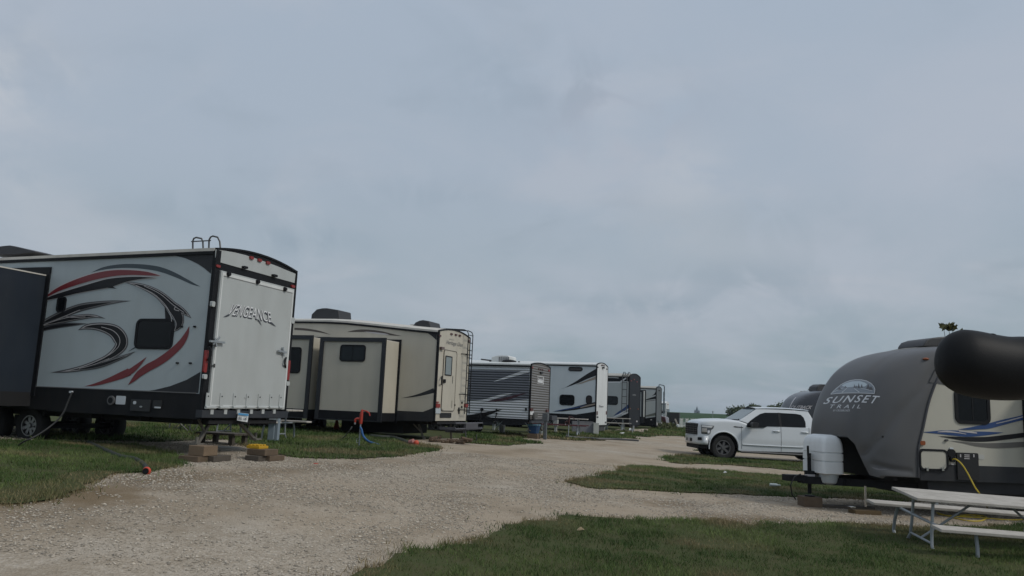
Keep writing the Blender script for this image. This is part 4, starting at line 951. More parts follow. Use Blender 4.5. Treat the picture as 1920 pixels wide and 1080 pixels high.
window(t5, f5, 0, (1128, 742, 1158.5, 759.5), r=.15, glass=M('lined_glass', (.025, .028, .03), .2, var=.5, scale=3), bars=2)
m = MB()
x0, x1 = f5.side(1166.5, 730, -.12).x, f5.side(1175.5, 730, -.12).x; z0, z1 = f5.side(1167, 773, -.12).z, zt5
for x in (x0, x1): m.tube([(x, -.12, z0), (x, -.12, z1+.05), (x, 0, z1+.1)], .025, 6)
for k in range(6): m.tube([(x0, -.12, z0+.1+k*.45), (x1, -.12, z0+.1+k*.45)], .02, 6)
for a_, b_ in ((1168.5, 1173), (1178, 1181.5)):
    xa, xb = f5.side(a_, 700, .1).x, f5.side(b_, 700, .1).x; zt_ = f5.side(1175, 698, .1).z
    m.tube([(xa, .1, zt5), (xa, .1, zt_-.06), (xa+.03, .1, zt_), (xb-.03, .1, zt_), (xb, .1, zt_-.06), (xb, .1, zt5)], .022, 6)
m.tube([f5.side(1168.5, 701, .1), f5.side(1180, 701, .1)], .02, 6)
m.build('ladder', gun, t5, smooth=True)
m = MB(); text_decal(m, f5.R(.04), 'APEX', [(1186, 739), (1192.5, 739.5), (1192.5, 742.3), (1186, 741.8)], 0, bold=.02); m.build('rear_lettering', vgrey, t5)
for px, py in ((1188.5, 711.5), (1183, 714), (1194, 716)): lens(t5, f5, 'R', .035, px, py, 1.6, 1.8, redl)
lens(t5, f5, 'R', .035, 1193.5, 790, 2, 3, vlight, 'licence_plate'); lens(t5, f5, 'R', .035, 1181, 766, 1.3, 2, ambl); lens(t5, f5, 'R', .035, 1196, 767, 1.3, 2, ambl)
m = MB(); c = f5.rear(1187.5, 798, .1); m.tube([c, c-Vector((0, 0, .45))], .07, 8); m.build('hitch_receiver', alu, t5)
for c in (-4, -5): wheel(t5, c, .3, .38, .37, .22, gun, spokes=5); wheel(t5, c, W5-.3, .38, .37, .22, gun, spokes=5)
m = MB(); m.tube([atd(1184.5, 804, 50.5), gp(1187, 815.5)], .035, 6); o = m.build('steel_prop', alu, None); tag(o, 'thin pale prop slanting under the black-ended trailer', 'prop')
m = MB(); q = [atd(1181.5, 804, 50.4), atd(1180, 808, 50.2), atd(1175, 812, 50), gp(1169, 814.5), gp(1163, 815)]; q[3].z += .05; q[4].z += .05; m.tube(crom([tuple(v) for v in q], 6), .06, 8); o = m.build('drain_pipe', white, None, smooth=True); tag(o, 'white pipe curving from the black-ended trailer down to the grass', 'pipe')

# ---------------------------------------------------------------- 6: grey rear end
f6 = Fr(-20, 1230, 740, 62, .43)
t6 = at_frame('grey_ended_travel_trailer', f6, 'pale travel trailer with a plain grey rear end and a ladder hooped over its roof', 'trailer', GRP)
cap6 = M('cap_grey', (.09, .10, .105), .4, dirt=.1); W6 = 2.5; zt6 = f6.side(1230, 727.5).z; zb6 = f6.side(1230, 797).z
rv_body(t6, 9, W6, [(0, zt6), (-9, zt6+.06)], zb6, .16, w5, cap6, roofm=MATS['roof_cream'], post=.03)
g = MB(); MG6 = [black, vblack, M('olive_grey_vinyl', (.12, .13, .11), .4), vgrey]
pdecal(g, f6.S(-.004), [(1150, 786.5), (1205, 785), (1229.5, 781.5), (1229.5, 797), (1150, 797)], 0)
pdecal(g, f6.S(-.004), [(1222.5, 742), (1227, 738.5), (1230.5, 731.5), (1230.3, 740)], 1)
pdecal(g, f6.S(-.004), [(1205, 751.5), (1215, 747.5), (1230, 742.5), (1230, 747.8), (1217, 749.5)], 1)
pdecal(g, f6.S(-.004), [(1205, 752.6), (1217, 751), (1230, 749), (1230, 750.6), (1205, 754)], 3)
pdecal(g, f6.S(-.004), [(1205, 781), (1217, 777), (1229.7, 773.5), (1229.7, 779), (1215, 781)], 2)
g.build('side_graphic', MG6, t6)
sx0 = f6.side(1206, 740, -.8).x; s = slide(t6, f6, sx0-3, sx0, zb6+.15, f6.side(1206, 732, -.8).z, .8, w5, zb6+.6, frame=.12)
lens(t6, f6, 'S', -.01, 1221, 787, 3, 2, vlight, 'vent')
ya = W6-.35; yb = W6+.2; m = MB(); za = f6.rear(1243, 722.5, .2).z
m.tube([(.15, .0+.1, zt6), (.2, .15, za-.1), (.2, .3, za), (.2, 2.3+.25, za), (.2, 2.8, za-.12), (.2, 2.85, za-.4), (.2, 2.85, zb6+.9)], .04, 8)
m.tube([(.2, 2.45, zt6-.2), (.2, 2.45, zb6+.9)], .03, 6)
for k in range(6): m.tube([(.2, 2.45, zt6-.3-k*.33), (.2, 2.85, zt6-.3-k*.33)], .02, 6)
m.build('ladder', M('ladder_steel_blue', (.10, .13, .15), .5), t6, smooth=True)
lens(t6, f6, 'R', .035, 1236, 732.5, 2.4, 1.6, black); lens(t6, f6, 'R', .035, 1231.5, 795, 2, 5, vlight, 'licence_plate'); lens(t6, f6, 'R', .035, 1240, 793, 1.5, 2.5, vlight, 'fitting')
for c in (-4, -5): wheel(t6, c, .3, .38, .37, .22, gun, spokes=5); wheel(t6, c, W6-.3, .38, .37, .22, gun, spokes=5)

# ---------------------------------------------------------------- 7: small white, far
f7 = Fr(-18, 1248, 780, 80, .22)
t7 = at_frame('small_white_travel_trailer', f7, 'small white travel trailer with a tall dark rear window, farthest in the row', 'trailer', GRP)
W7 = 2.5; zt7 = f7.side(1248, 756).z; zb7 = f7.side(1248, 797).z
rv_body(t7, 6, W7, [(0, zt7), (-6, zt7)], zb7, .2, w5, w4r, roofm=white, post=0)
wa = f7.rear(1249.7, 767, .04); wb = f7.rear(1254.8, 783.5, .04); window_l(t7, 'x', wa.y, wb.z, wb.y, wa.z, .06, .03, .045, .05, .05, 0, M('green_glass', (.03, .05, .045), .1), 'window', black)
g = MB(); pdecal(g, f7.S(-.004), [(1225, 770), (1247.5, 768), (1247.3, 774), (1225, 777)], 0); stroke(g, f7.S(-.008), [(1236, 771.5, 1), (1243, 770, 1), (1247.5, 769.3, .8)], 1); stroke(g, f7.S(-.008), [(1225, 757.5, 1.5), (1248, 757.3, 1.5)], 0)
g.build('side_graphic', [vblack, vwhite], t7)
lens(t7, f7, 'R', .035, 1252.3, 758.5, 1.4, 1.4, redl)
for c in (-3, -3.8): wheel(t7, c, .3, .36, .36, .2, gun, spokes=5)
m = MB(); m.tube([(-.1, .8, zb7), (-.1, .8, 0)], .06, 6); m.tube([(-.1, 1.6, zb7), (-.1, 1.6, 0)], .06, 6); m.build('stabiliser_jack', gun, t7)

# ---------------------------------------------------------------- small things at the far end of the row
def simple_car(p, rz, mat, label):
    r = empty('parked_car', p, rad(rz), label, 'car'); m = MB()
    prof = [(-2.2, .35), (-2.2, .75), (-1.5, .88), (-.9, .95), (1.7, .98), (2.1, .92), (2.2, .4)]
    m.prism(prof, 'y', -.85, .85); m.build('body', mat, r, bevel=.08, seg=3, smooth=True)
    m = MB(); m.prism([(-1.0, .93), (-.35, 1.38), (1.0, 1.40), (1.75, .96)], 'y', -.7, .7); m.build('cabin', glassd, r, bevel=.06, smooth=True)
    m = MB(); m.box(-.35, 1.0, -.66, .66, 1.39, 1.43); m.build('roof_panel', mat, r, bevel=.02)
    for x in (-1.4, 1.35):
        for y in (-.75, .75): wheel(r, x, y, .32, .32, .2, alu, 5)
    return r
p = atd(1203, 808, 68); simple_car((p.x, p.y, Hs(p.x, p.y)), -20, M('dark_red_paint', (.06, .012, .014), .3, coat=.5), 'dark red car parked behind the grey-ended trailer')
p = atd(1262.5, 806, 84); r = empty('cargo_trailer', (p.x, p.y, Hs(p.x, p.y)), rad(-15), 'dark box trailer standing right of the small white trailer', 'cargo trailer')
MB().box(-.75, .6, 0, 1.8, .35, 1.45).build('box', M('box_brown_black', (.03, .028, .028), .5), r, bevel=.02)
m = MB(); m.box(.6, 2.2, .85, .95, .38, .46); m.box(-.8, .7, -.02, 1.82, .3, .36); m.build('frame', M('rust', (.09, .05, .04), .8), r)
wheel(r, 0, -.12, .3, .3, .16, alu, 5); wheel(r, 0, 1.92, .3, .3, .16, alu, 5)
m = MB(); m.beam(atd(1266, 786, 82), atd(1274, 806, 80), .16, .10); o = m.build('leaning_plank', M('pale_plank', (.17, .155, .13), .8), None); tag(o, 'pale plank leaning against the dark box trailer', 'plank')
o = MB(); p = atd(1271, 812.5, 74); o.tube([(0, 0, 0), (0, 0, .05), (0, 0, .3), (0, 0, .36)], [.13, .15, .15, .08], 14); o = o.build('gas_bottle', white, None, smooth=True); o.location = (p.x, p.y, Hs(p.x, p.y)); tag(o, 'white gas bottle on the grass left of the white panel fence', 'gas bottle')
# white panel fence
a = atd(1274.5, 814, 74); b = atd(1304, 812.5, 79)
r = empty('white_panel_fence', (a.x, a.y, Hs(a.x, a.y)), math.atan2(b.y-a.y, b.x-a.x), 'white slatted panel fence behind the front of the white pickup', 'fence'); ln = (b-a).length
pf = M('fence_white', (.42, .44, .42), .7, var=.15)
for k in range(7):
    MB().box(k*ln/6-.05, k*ln/6+.05, -.05, .05, 0, .95).build('post', pf, r)
for k in range(6):
    x0 = k*ln/6+.05; x1 = (k+1)*ln/6-.05; m = MB()
    if k in (0, 2, 4, 5):
        for j in range(7): m.box(x0, x1, -.015, .015, .12+j*.115, .12+j*.115+.09)
    m.box(x0, x1, -.03, .03, .20, .27); m.box(x0, x1, -.03, .03, .78, .84) if k in (0, 2, 4, 5) else m.box((x0+x1)/2-.05, (x0+x1)/2+.05, -.03, .03, .27, .6)
    m.build('slat_panel', pf, r)
# ================================================================ right side
GR2 = 'vehicles parked right of the gravel road'
def cap_loft(root, mat, seam, centre, W, cutz, ridge=True, name='front_cap', fr=None, creases=()):
    """moulded nose: seam = edge curve at the sides, centre = profile on the centre line, both (x, z) bottom to top"""
    A = crom(seam, 10); B = crom(centre, 10); n = len(A); K = 99; vs = []
    for i in range(n):
        for j in range(K):
            u = -math.cos(PI*j/(K-1)); t = (u+1)/2; au = abs(u)
            b = math.sqrt(max(0, 1-au**4))
            x = A[i][0]+(B[i][0]-A[i][0])*b; z = A[i][1]+(B[i][1]-A[i][1])*b
            zm = np.interp(au, [0, .5, .62, .78, .9], [cutz, cutz, cutz-.12, A[0][1]+.05, A[0][1]])
            if z < zm:
                z = zm-.0005*(n-i)
            if ridge:
                # moulded flanks stand proud of the centre panel
                e = .035/(1+math.exp((au-.80+.22*(z-1.2))*-40)); x += e
            vs.append((x, W*t, z))
    fs = [(i*K+j, i*K+j+1, (i+1)*K+j+1, (i+1)*K+j) for i in range(n-1) for j in range(K-1)]
    if creases:
        b0 = BVHTree.FromPolygons([Vector(v) for v in vs], fs); f_ = on_surface(fr, b0, 0); segs = []
        for pxs, dep, wd in creases:
            pts = [f_(*p) for p in pxs]; segs += [(a, b, dep, wd) for a, b in zip(pts, pts[1:])]
        e = fr.loc(EYE); o_ = []
        best = {}
        for i, v in enumerate(vs):
            v = Vector(v); mx = 0
            for a, b, dep, wd in segs:
                ab = b-a; t = max(0, min(1, (v-a).dot(ab)/ab.length_squared)); k = dep*math.exp(-((v-a-ab*t).length/wd)**2)
                if abs(k) > abs(mx): mx = k
            dr = Vector((1, .35, 0)).normalized(); o_.append(tuple(v+dr*mx))
        vs = o_
    m = MB(); m.add(vs, fs); o = m.build(name, mat, root, smooth=True)
    md = o.modifiers.new('thickness', 'SOLIDIFY'); md.thickness = .02; md.offset = -1
    return o, BVHTree.FromPolygons([Vector(v) for v in vs], fs)
def on_surface(fr, bvh, lift=.006):
    e = fr.loc(EYE)
    def f(px, py):
        d = ray(px, py); dl = Vector((d.dot(fr.X), d.dot(fr.Y), d.z)).normalized()
        h, nn, _, _ = bvh.ray_cast(e, dl)
        if h is None: return None
        return h-dl*lift
    last = [Vector((0, 0, 0))]
    def g(px, py):
        r = f(px, py)
        if r is None: return last[0]
        last[0] = r; return r
    return g
# ---------------------------------------------------------------- grey-nosed trailer
f8 = Fr(8, 1725, 850, 14.0, .06)
t8 = at_frame('grey_nosed_travel_trailer', f8, 'cream travel trailer with a big rounded dark grey nose lettered SUNSET TRAIL', 'trailer', GR2)
dz = -.06; W8 = 2.44
seam = [(x, z_+dz) for x, z_ in [(-.05, .74), (-.04, 1.0), (-.03, 1.25), (.07, 1.6), (.18, 2.0), (.30, 2.3), (.42, 2.55), (.50, 2.72), (.58, 2.86), (.66, 2.96)]]
cen = [(x, z_+dz) for x, z_ in [(-.98, .74), (-1.0, 1.05), (-1.01, 1.35), (-.97, 1.72), (-.84, 2.13), (-.66, 2.45), (-.45, 2.67), (-.15, 2.86), (.2, 2.99), (.66, 3.09)]]
cap8 = M('nose_grey', (.080, .081, .084), .38, var=.15, scale=1.5, dirt=.25, bump=.001, bscale=3)
cap, bv = cap_loft(t8, cap8, seam, cen, W8, 1.42+dz, fr=f8, creases=[([(1752, 690), (1722, 735), (1685, 775), (1655, 815), (1622, 850)], .028, .08), ([(1640, 872), (1670, 880), (1705, 884)], .035, .05)])
cream8 = M('gelcoat_cream_grey', (.44, .425, .36), .4, dirt=.15, bump=.002, bscale=4)
m = MB(); sm_ = [(float(a), float(b)) for a, b in crom(seam, 3)]; Lr = 8.0
pts = sm_+[(Lr, 2.96+dz), (Lr, .74+dz)]
m.prism(pts, 'y', .002, W8-.002); m.build('side_wall', cream8, t8)
m = MB(); K = 9; vs = []
for x in (.62, Lr):
    for j in range(K): t = j/(K-1); vs.append((x, -.015+(W8+.03)*t, 2.98+dz+.12*(1-(2*t-1)**2)))
    for j in range(K): t = 1-j/(K-1); vs.append((x, -.015+(W8+.03)*t, 2.9+dz+.02*(1-(2*t-1)**2)))
q = 2*K; m.add(vs, [(j, (j+1) % q, q+(j+1) % q, q+j) for j in range(q)]+[tuple(range(q)), tuple(range(q, 2*q))[::-1]]); m.build('roof', roofw, t8, smooth=True)
m = MB(); m.box(-.02, Lr, -.014, .0, .70+dz, .98+dz); m.box(.2, Lr, .1, W8-.1, .50+dz, .73+dz); m.box(.5, 3.0, .35, W8-.35, .30, .50+dz); m.build('skirt', charcoal, t8)
m = MB(); m.tube([(a-.0, -.012, b) for a, b in sm_], .018, 6); m.build('seam_trim', M('seam_grey', (.05, .05, .055), .5), t8)
m = MB(); m.box(-.42, -.36, .12, W8-.12, .62, 1.9); m.box(.05, .12, .08, W8-.08, .74+dz, 2.0); m.box(-.6, .12, .15, W8-.15, 1.40+dz, 1.43+dz); m.build('front_bulkhead', dark2, t8)  # black panel set forward to stand for the shade inside the nose hollow
g = MB(); MG8 = [vblack, vblue, vlight, M('taupe_vinyl', (.12, .115, .105), .4), cap8]
F = f8.S
pdecal(g, F(-.006), [(1742.5, 716.5), (1751, 699), (1757, 688), (1766, 706), (1776, 718), (1784, 724), (1765, 720.5)], 4)
stroke(g, F(-.005), [(1726, 809.8, 0), (1745, 810.5, 3), (1765, 810.5, 7), (1790, 812, 10), (1815, 814, 10), (1842, 813, 8), (1865, 812, 4), (1882, 811, 0)], 1)
stroke(g, F(-.007), [(1796, 805, 0), (1815, 804, 4), (1835, 801.5, 7), (1855, 798.5, 10), (1880, 792, 10), (1905, 786, 9), (1925, 781, 9)], 1)
stroke(g, F(-.008), [(1798, 808, 2), (1818, 810, 3), (1832, 812, 2)], 2); stroke(g, F(-.009), [(1758, 810, 1), (1775, 809, 3), (1795, 811, 2), (1812, 814, 1)], 2)
stroke(g, F(-.009), [(1868, 794, 1), (1890, 789, 2), (1925, 779.5, 2)], 2)
stroke(g, F(-.005), [(1758, 817.5, 0), (1785, 820.5, 4), (1815, 823.5, 8), (1850, 823.5, 9), (1885, 820, 9), (1925, 815, 9)], 0)
stroke(g, F(-.004), [(1778, 826, 0), (1805, 829.5, 3), (1835, 834, 7), (1875, 835.5, 10), (1925, 833, 10)], 3)
g.build('side_graphic', MG8, t8)
window(t8, f8, 0, (1788, 727, 1857, 797), r=.12, frame=.06, bars=1)
lens(t8, f8, 'S', -.0, 1728.5, 830.5, 9.5, 8, ambl); lens(t8, f8, 'S', 0, 1773.5, 825.5, 6, 4, gun, 'door_catch')
a = f8.side(1722, 841, -.02); b = f8.side(1778, 883.5, -.02)
m = MB(); m.ring(rrect(a.x, b.z, b.x, a.z, .09), rrect(a.x+.035, b.z+.035, b.x-.035, a.z-.035, .06), 'y', -.04, 0); h = m.build('luggage_door', black, t8)
m = MB(); m.prism(rrect(a.x+.03, b.z+.03, b.x-.03, a.z-.03, .06), 'y', -.03, 0); m.build('door_panel', cream8, h)
m = MB()
for px in (1738, 1767): c = f8.side(px, 878.5, -.04); m.box(c.x-.02, c.x+.02, -.06, -.03, c.z-.04, c.z+.02)
m.build('latch', chrome, h)
m = MB(); c = f8.side(1783, 850, -.015); m.tube([c, c+Vector((0, -.03, 0))], .075, 18); m.build('power_inlet', black, t8)
lens(t8, f8, 'S', -.0, 1783, 841, 7, 4, paper, 'inlet_label', .02); lens(t8, f8, 'S', -.015, 1784.5, 870.5, 5, 2, vlight, 'small_label', .02)
c = f8.side(1784, 861, -.015); m = MB(); m.tube([c, c+Vector((0, -.05, 0))], .05, 12); m.build('inlet_socket', black, t8)
o = lens(t8, f8, 'S', -.015, 1813, 874.5, 40, 51, M('grille_black', (.01, .01, .011), .4), 'furnace_door', .03)
m = MB()
for k in range(3): c = f8.side(1813, 853+k*3.4, -.05); m.box(c.x-.05, c.x+.05, -.052, -.044, c.z-.008, c.z+.006)
for px in (1801, 1826): c = f8.side(px, 854, -.05); m.box(c.x-.01, c.x+.01, -.052, -.044, c.z-.03, c.z+.02)
m.build('louvre', vlight, o)
lens(t8, f8, 'S', -.0, 1840, 857, 11, 9, M('pale_label', (.43, .43, .40), .6), 'label', .004)
m = MB(); xa = f8.side(1917.5, 780, 0).x; m.box(xa, xa+.06, -.07, 0, 1.0, 2.5); m.build('awning_arm', black, t8)
m = MB(); xa = f8.side(1930, 780, 0).x; m.box(xa, xa+1.8, -.5, 0, 1.0, 2.4); m.build('slide_out', cream8, t8)
ac_unit(t8, f8, [(1706, 652), (1708, 647), (1713, 640.5), (1726, 636), (1740, 634.5), (1756, 633.5), (1764, 636), (1766, 644), (1764, 652)], .8, 1.6)
# nose details
P_ = on_surface(f8, bv, .006); P2 = on_surface(f8, bv, .010); P3 = on_surface(f8, bv, .014)
em = lambda x, y: (1520+x/9.82, 690+y/9.82)
dome = [em(*p) for p in [(368, 482), (420, 425), (480, 368), (560, 305), (640, 262), (730, 230), (820, 216), (930, 216), (1030, 238), (1110, 282), (1160, 335), (1184, 395), (1172, 470), (1050, 466), (900, 460), (750, 459), (600, 462), (480, 470)]]
g = MB(); MGN = [vdgrey, M('silver_vinyl', (.60, .62, .64), .35), M('silver_blue_vinyl', (.22, .25, .28), .35), M('pale_silver_vinyl', (.45, .52, .56), .35)]
def fill_on(mb, mapf, px, mi, step=2.2):
    """cover an outline with small facets that follow the curved surface"""
    P = np.array(px); x0, x1 = P[:, 0].min(), P[:, 0].max(); xs_ = np.linspace(x0+.15, x1-.15, max(3, int((x1-x0)/step)))
    cols_ = []
    for x in xs_:
        ys_ = []
        for i in range(len(P)):
            a, b = P[i], P[(i+1) % len(P)]
            if (a[0] > x) != (b[0] > x): ys_.append(a[1]+(b[1]-a[1])*(x-a[0])/(b[0]-a[0]))
        cols_.append((min(ys_), max(ys_)))
    R = 8; vs = [mapf(x, a+(b-a)*k/R) for x, (a, b) in zip(xs_, cols_) for k in range(R+1)]
    mb.add(vs, [(i*(R+1)+k, i*(R+1)+k+1, (i+1)*(R+1)+k+1, (i+1)*(R+1)+k) for i in range(len(xs_)-1) for k in range(R)], mi)
fill_on(g, P_, dome, 2)
for i in range(len(dome)):
    a, b = dome[i], dome[(i+1) % len(dome)]; stroke(g, P3, [(a[0], a[1], 1.0), ((a[0]+b[0])/2, (a[1]+b[1])/2, 1.0), (b[0], b[1], 1.0)], 1, k=2)
fill_on(g, P2, [em(*p) for p in [(570, 320), (640, 280), (760, 245), (900, 240), (1000, 270), (1040, 300), (1010, 340), (930, 345), (860, 330), (760, 350), (690, 355), (600, 340)]], 3)
for x, t_, b_, w_ in ((805, 290, 360, 14), (835, 310, 360, 12), (885, 270, 365, 20), (940, 290, 360, 20), (1060, 290, 380, 40), (1110, 330, 400, 40), (530, 350, 400, 40), (640, 330, 360, 25)):
    pdecal(g, P3, [em(x-w_, b_), em(x, t_), em(x+w_, b_)], 0)
for pts in ([(575, 450, 1.1), (680, 360, .6)], [(895, 445, 1.2), (800, 375, .7)], [(1130, 420, .8), (920, 370, .5)], [(400, 450, .8), (600, 365, .5)]):
    stroke(g, P3, [(*em(p[0], p[1]), p[2]) for p in pts], 1, k=2)
arc = lambda k: (lambda u, v: (u, v+k*math.sin(u*PI)))
text_decal(g, P_, 'SUNSET', [(1553, 745), (1650.5, 742.5), (1641, 756.8), (1542, 758)], 1, bold=.012, spacing=1.25, warp=arc(.22))
text_decal(g, P_, 'TRAIL', [(1557, 758.6), (1614, 758.8), (1613, 765.6), (1555.5, 765.4)], 1, bold=.005, spacing=1.7, shear=.25)
text_decal(g, P_, 'BY CROSSROADS', [(1563, 768), (1594, 767.6), (1593, 771.6), (1562, 771.4)], 1)
pdecal(g, P_, [(1564.5, 807.5), (1569.5, 808), (1569, 821), (1563.5, 820.5)], 3)
pdecal(g, P2, [(1565, 812), (1569, 812.3), (1569, 814), (1565, 813.8)], 0)
pdecal(g, P_, [(1617, 853), (1622, 847), (1632, 838.5), (1634.5, 840), (1626, 847), (1620, 853.5)], 0)  # no lettering: shade of a moulded crease painted as a dark decal
pdecal(g, P_, [(1634, 876), (1650, 877), (1668, 879), (1655, 884), (1658, 882), (1643, 881)], 0)  # shade in the moulded scoop, likewise a painted dark decal
g.build('nose_lettering', MGN, cap)
for px, py, s_, mt in ((1735.5, 673, 11, ambl), (1570.5, 683, 6, ambl)):
    a = on_surface(f8, bv, .0)(px, py); m = MB(); m.ball(a, (.05*s_/10, .05*s_/10, .025), 10, 6); m.build('marker_light', mt, cap, smooth=True)
# A-frame, coupler, jack, gas cover
zc = .50; TX = .27
m = MB(); m.beam((.3, .35, zc), (-1.580, 1.17, zc), .06, .13); m.beam((.3, W8-.35, zc), (-1.580, 1.27, zc), .06, .13); m.box(-0.930, -0.870, .75, 1.7, zc-.05, zc+.05); m.box(-1.880, -1.480, 1.12, 1.32, zc-.03, zc+.08); m.build('drawbar', black, t8)
m = MB(); m.tube([(-1.390, 1.22, zc-.25), (-1.390, 1.22, zc+.48)], .035, 10); m.tube([(-1.390, 1.22, zc-.30), (-1.390, 1.22, zc-.28)], .09, 10); m.tube([(-1.390, 1.2, zc+.40), (-1.530, 1.0, zc+.44), (-1.560, .95, zc+.62)], .02, 8); m.box(-1.450, -1.300, 1.14, 1.3, zc+.05, zc+.16); m.build('tongue_jack', black, t8)
lens_ = MB().box(-1.530, -1.330, 1.12, 1.14, zc+.06, zc+.10).build('jack_label', vlight, t8)
gc = M('gas_cover_white', (.70, .73, .74), .45, var=.08, dirt=.35)
m = MB(); X0, X1, Y0, Y1 = -1.33, -0.90, .84, 1.62
rowz = [(.66, .05), (.68, .0), (.885, 0), (.89, .018), (.905, .018), (.91, 0), (1.04, 0), (1.045, .018), (1.06, .018), (1.065, 0), (1.22, .01), (1.30, .03), (1.35, .07), (1.375, .14)]
vs = []; K = 32
for z_, ins in rowz:
    for px_, py_ in rrect(X0+ins, Y0+ins, X1-ins, Y1-ins, .075, 7): vs.append((px_, py_, z_-.04))
n = len(vs)//len(rowz)
m.add(vs, [(i*n+j, i*n+(j+1) % n, (i+1)*n+(j+1) % n, (i+1)*n+j) for i in range(len(rowz)-1) for j in range(n)]+[tuple((len(rowz)-1)*n+j for j in range(n))])
gcov = m.build('gas_bottle_cover', gc, t8, smooth=True)
for y in (1.03, 1.45):
    m = MB(); m.tube([(-1.115, y, .44), (-1.115, y, .47), (-1.115, y, .54), (-1.115, y, .95)], [.10, .15, .17, .17], 16); m.build('gas_bottle', M('gas_bottle_pale', (.33, .36, .37), .4), gcov, smooth=True)
m = MB(); m.tube([(-0.760, .45, .48), (-0.760, .45, .12)], .02, 8); m.box(-1.08, -.98, .40, .50, .10, .12); m.build('stabiliser_leg', chrome, t8)
m = MB(); m.tube([(-1.630, 1.1, zc+.1), (-1.830, .95, zc+.06), (-1.930, .9, zc-.08), (-1.880, .95, zc-.25), (-1.730, 1.1, zc-.35)], .012, 6); m.build('breakaway_cable', black, t8)
for c in (3.6, 4.5): wheel(t8, c, .25, .34, .34, .2, alu, 5); wheel(t8, c, W8-.25, .34, .34, .2, alu, 5)
pj = f8.wld((-1.39, 1.22, 0)); zj = Hs(pj.x, pj.y)
o = MB().box(-.17, .17, -.16, .16, 0, max(.1, .06+zc-.30-zj-.002)).build('timber_block', wood, None, bevel=.008); o.location = (pj.x, pj.y, zj); o.rotation_euler = (0, 0, rad(3)); tag(o, 'brown timber block under the tongue jack of the grey-nosed trailer', 'timber block')
p = atd(1628, 941, 14.2); o = MB().box(-.24, .24, 0, .25, 0, .07).build('wooden_board', M('ochre_board', (.09, .06, .025), .8, var=.3), None, bevel=.006); o.location = (p.x, p.y, Hs(p.x, p.y)+.02); o.rotation_euler = (0, 0, rad(5)); tag(o, 'ochre board lying in the shade under the grey-nosed trailer', 'board')
p = atd(1580, 946, 14.9); o = MB().box(-.5, .6, 0, .2, 0, .05).build('wooden_board', woodg, None, bevel=.006); o.location = (p.x, p.y, Hs(p.x, p.y)+.02); tag(o, 'dark board lying right of the block under the tongue jack', 'board')
# yellow cord: from the socket down, then loops on the gravel
s0 = f8.wld(f8.side(1786, 861.5, -.06))
q = [s0]+[atd(*v) for v in ((1792, 861, 13.8), (1803, 870, 13.7), (1813, 885, 13.65), (1821, 900, 13.6), (1829, 915, 13.55), (1838, 928, 13.6))]+[gp(1850, 965), gp(1870, 974)]
gq = [gp(*v) for v in ((1852, 960), (1835, 972), (1800, 972), (1765, 968), (1757, 964), (1775, 970), (1810, 979), (1838, 980), (1850, 973), (1830, 969), (1800, 970), (1850, 975), (1900, 978), (1960, 975))]
for v in q[-2:]+gq: v.z += .03
m = MB(); m.tube(crom([tuple(v) for v in q[:-2]+gq], 8), .012, 8); o = m.build('yellow_cord', hosey, None, smooth=True); tag(o, 'yellow power cord hanging from the grey-nosed trailer and looping on the gravel', 'cord')

# ---------------------------------------------------------------- second nose behind: OUTBACK
f10 = Fr(8, 1527, 760, 38, .08)
t10 = at_frame('black_nosed_travel_trailer', f10, 'travel trailer with a rounded black nose lettered OUTBACK behind the white pickup', 'trailer', GR2)
cen2 = [(x*1.0+.02, z_) for x, z_ in cen]
cap10, bv10 = cap_loft(t10, M('nose_black', (.02, .023, .03), .25, coat=.3, var=.2, scale=1), seam, cen2, W8, 1.2, ridge=False)
MB().prism(sm_+[(8, 2.9), (8, .68)], 'y', .002, W8-.002).build('side_wall', w4, t10)
m = MB(); m.box(.6, 8, -.02, W8+.02, 2.9, 3.0); m.build('roof', roofw, t10)
m = MB(); m.box(.0, .1, .1, W8-.1, .7, 2.5); m.box(.1, 8, .1, W8-.1, .5, .68); m.build('front_bulkhead', dark2, t10)
g = MB(); Q = on_surface(f10, bv10, .02)
text_decal(g, Q, 'OUTBACK', [(1484.5, 760.5), (1524, 760.5), (1520.5, 767), (1481.5, 766.8)], 0, bold=.02, shear=.15)
text_decal(g, Q, 'BY KEYSTONE', [(1492, 767.6), (1507, 767.8), (1507, 769.2), (1492, 769)], 0)
stroke(g, Q, [(1480, 766, .8), (1483.5, 758, 1.6), (1488, 750, 2), (1493, 744.5, 1.2)], 0)
g.build('nose_lettering', vlight, cap10)
m = MB(); a = f10.side(1528, 733, 1.2); m.prism([(a.x-.15, 2.95), (a.x-.1, 3.2), (a.x+.1, 3.32), (a.x+.9, 3.32), (a.x+1, 2.95)], 'y', .8, 1.6); m.build('air_conditioner', MATS['ac_shroud'], t10, bevel=.05)
for c in (3.6, 4.5): wheel(t10, c, .25, .34, .34, .2, alu, 5)

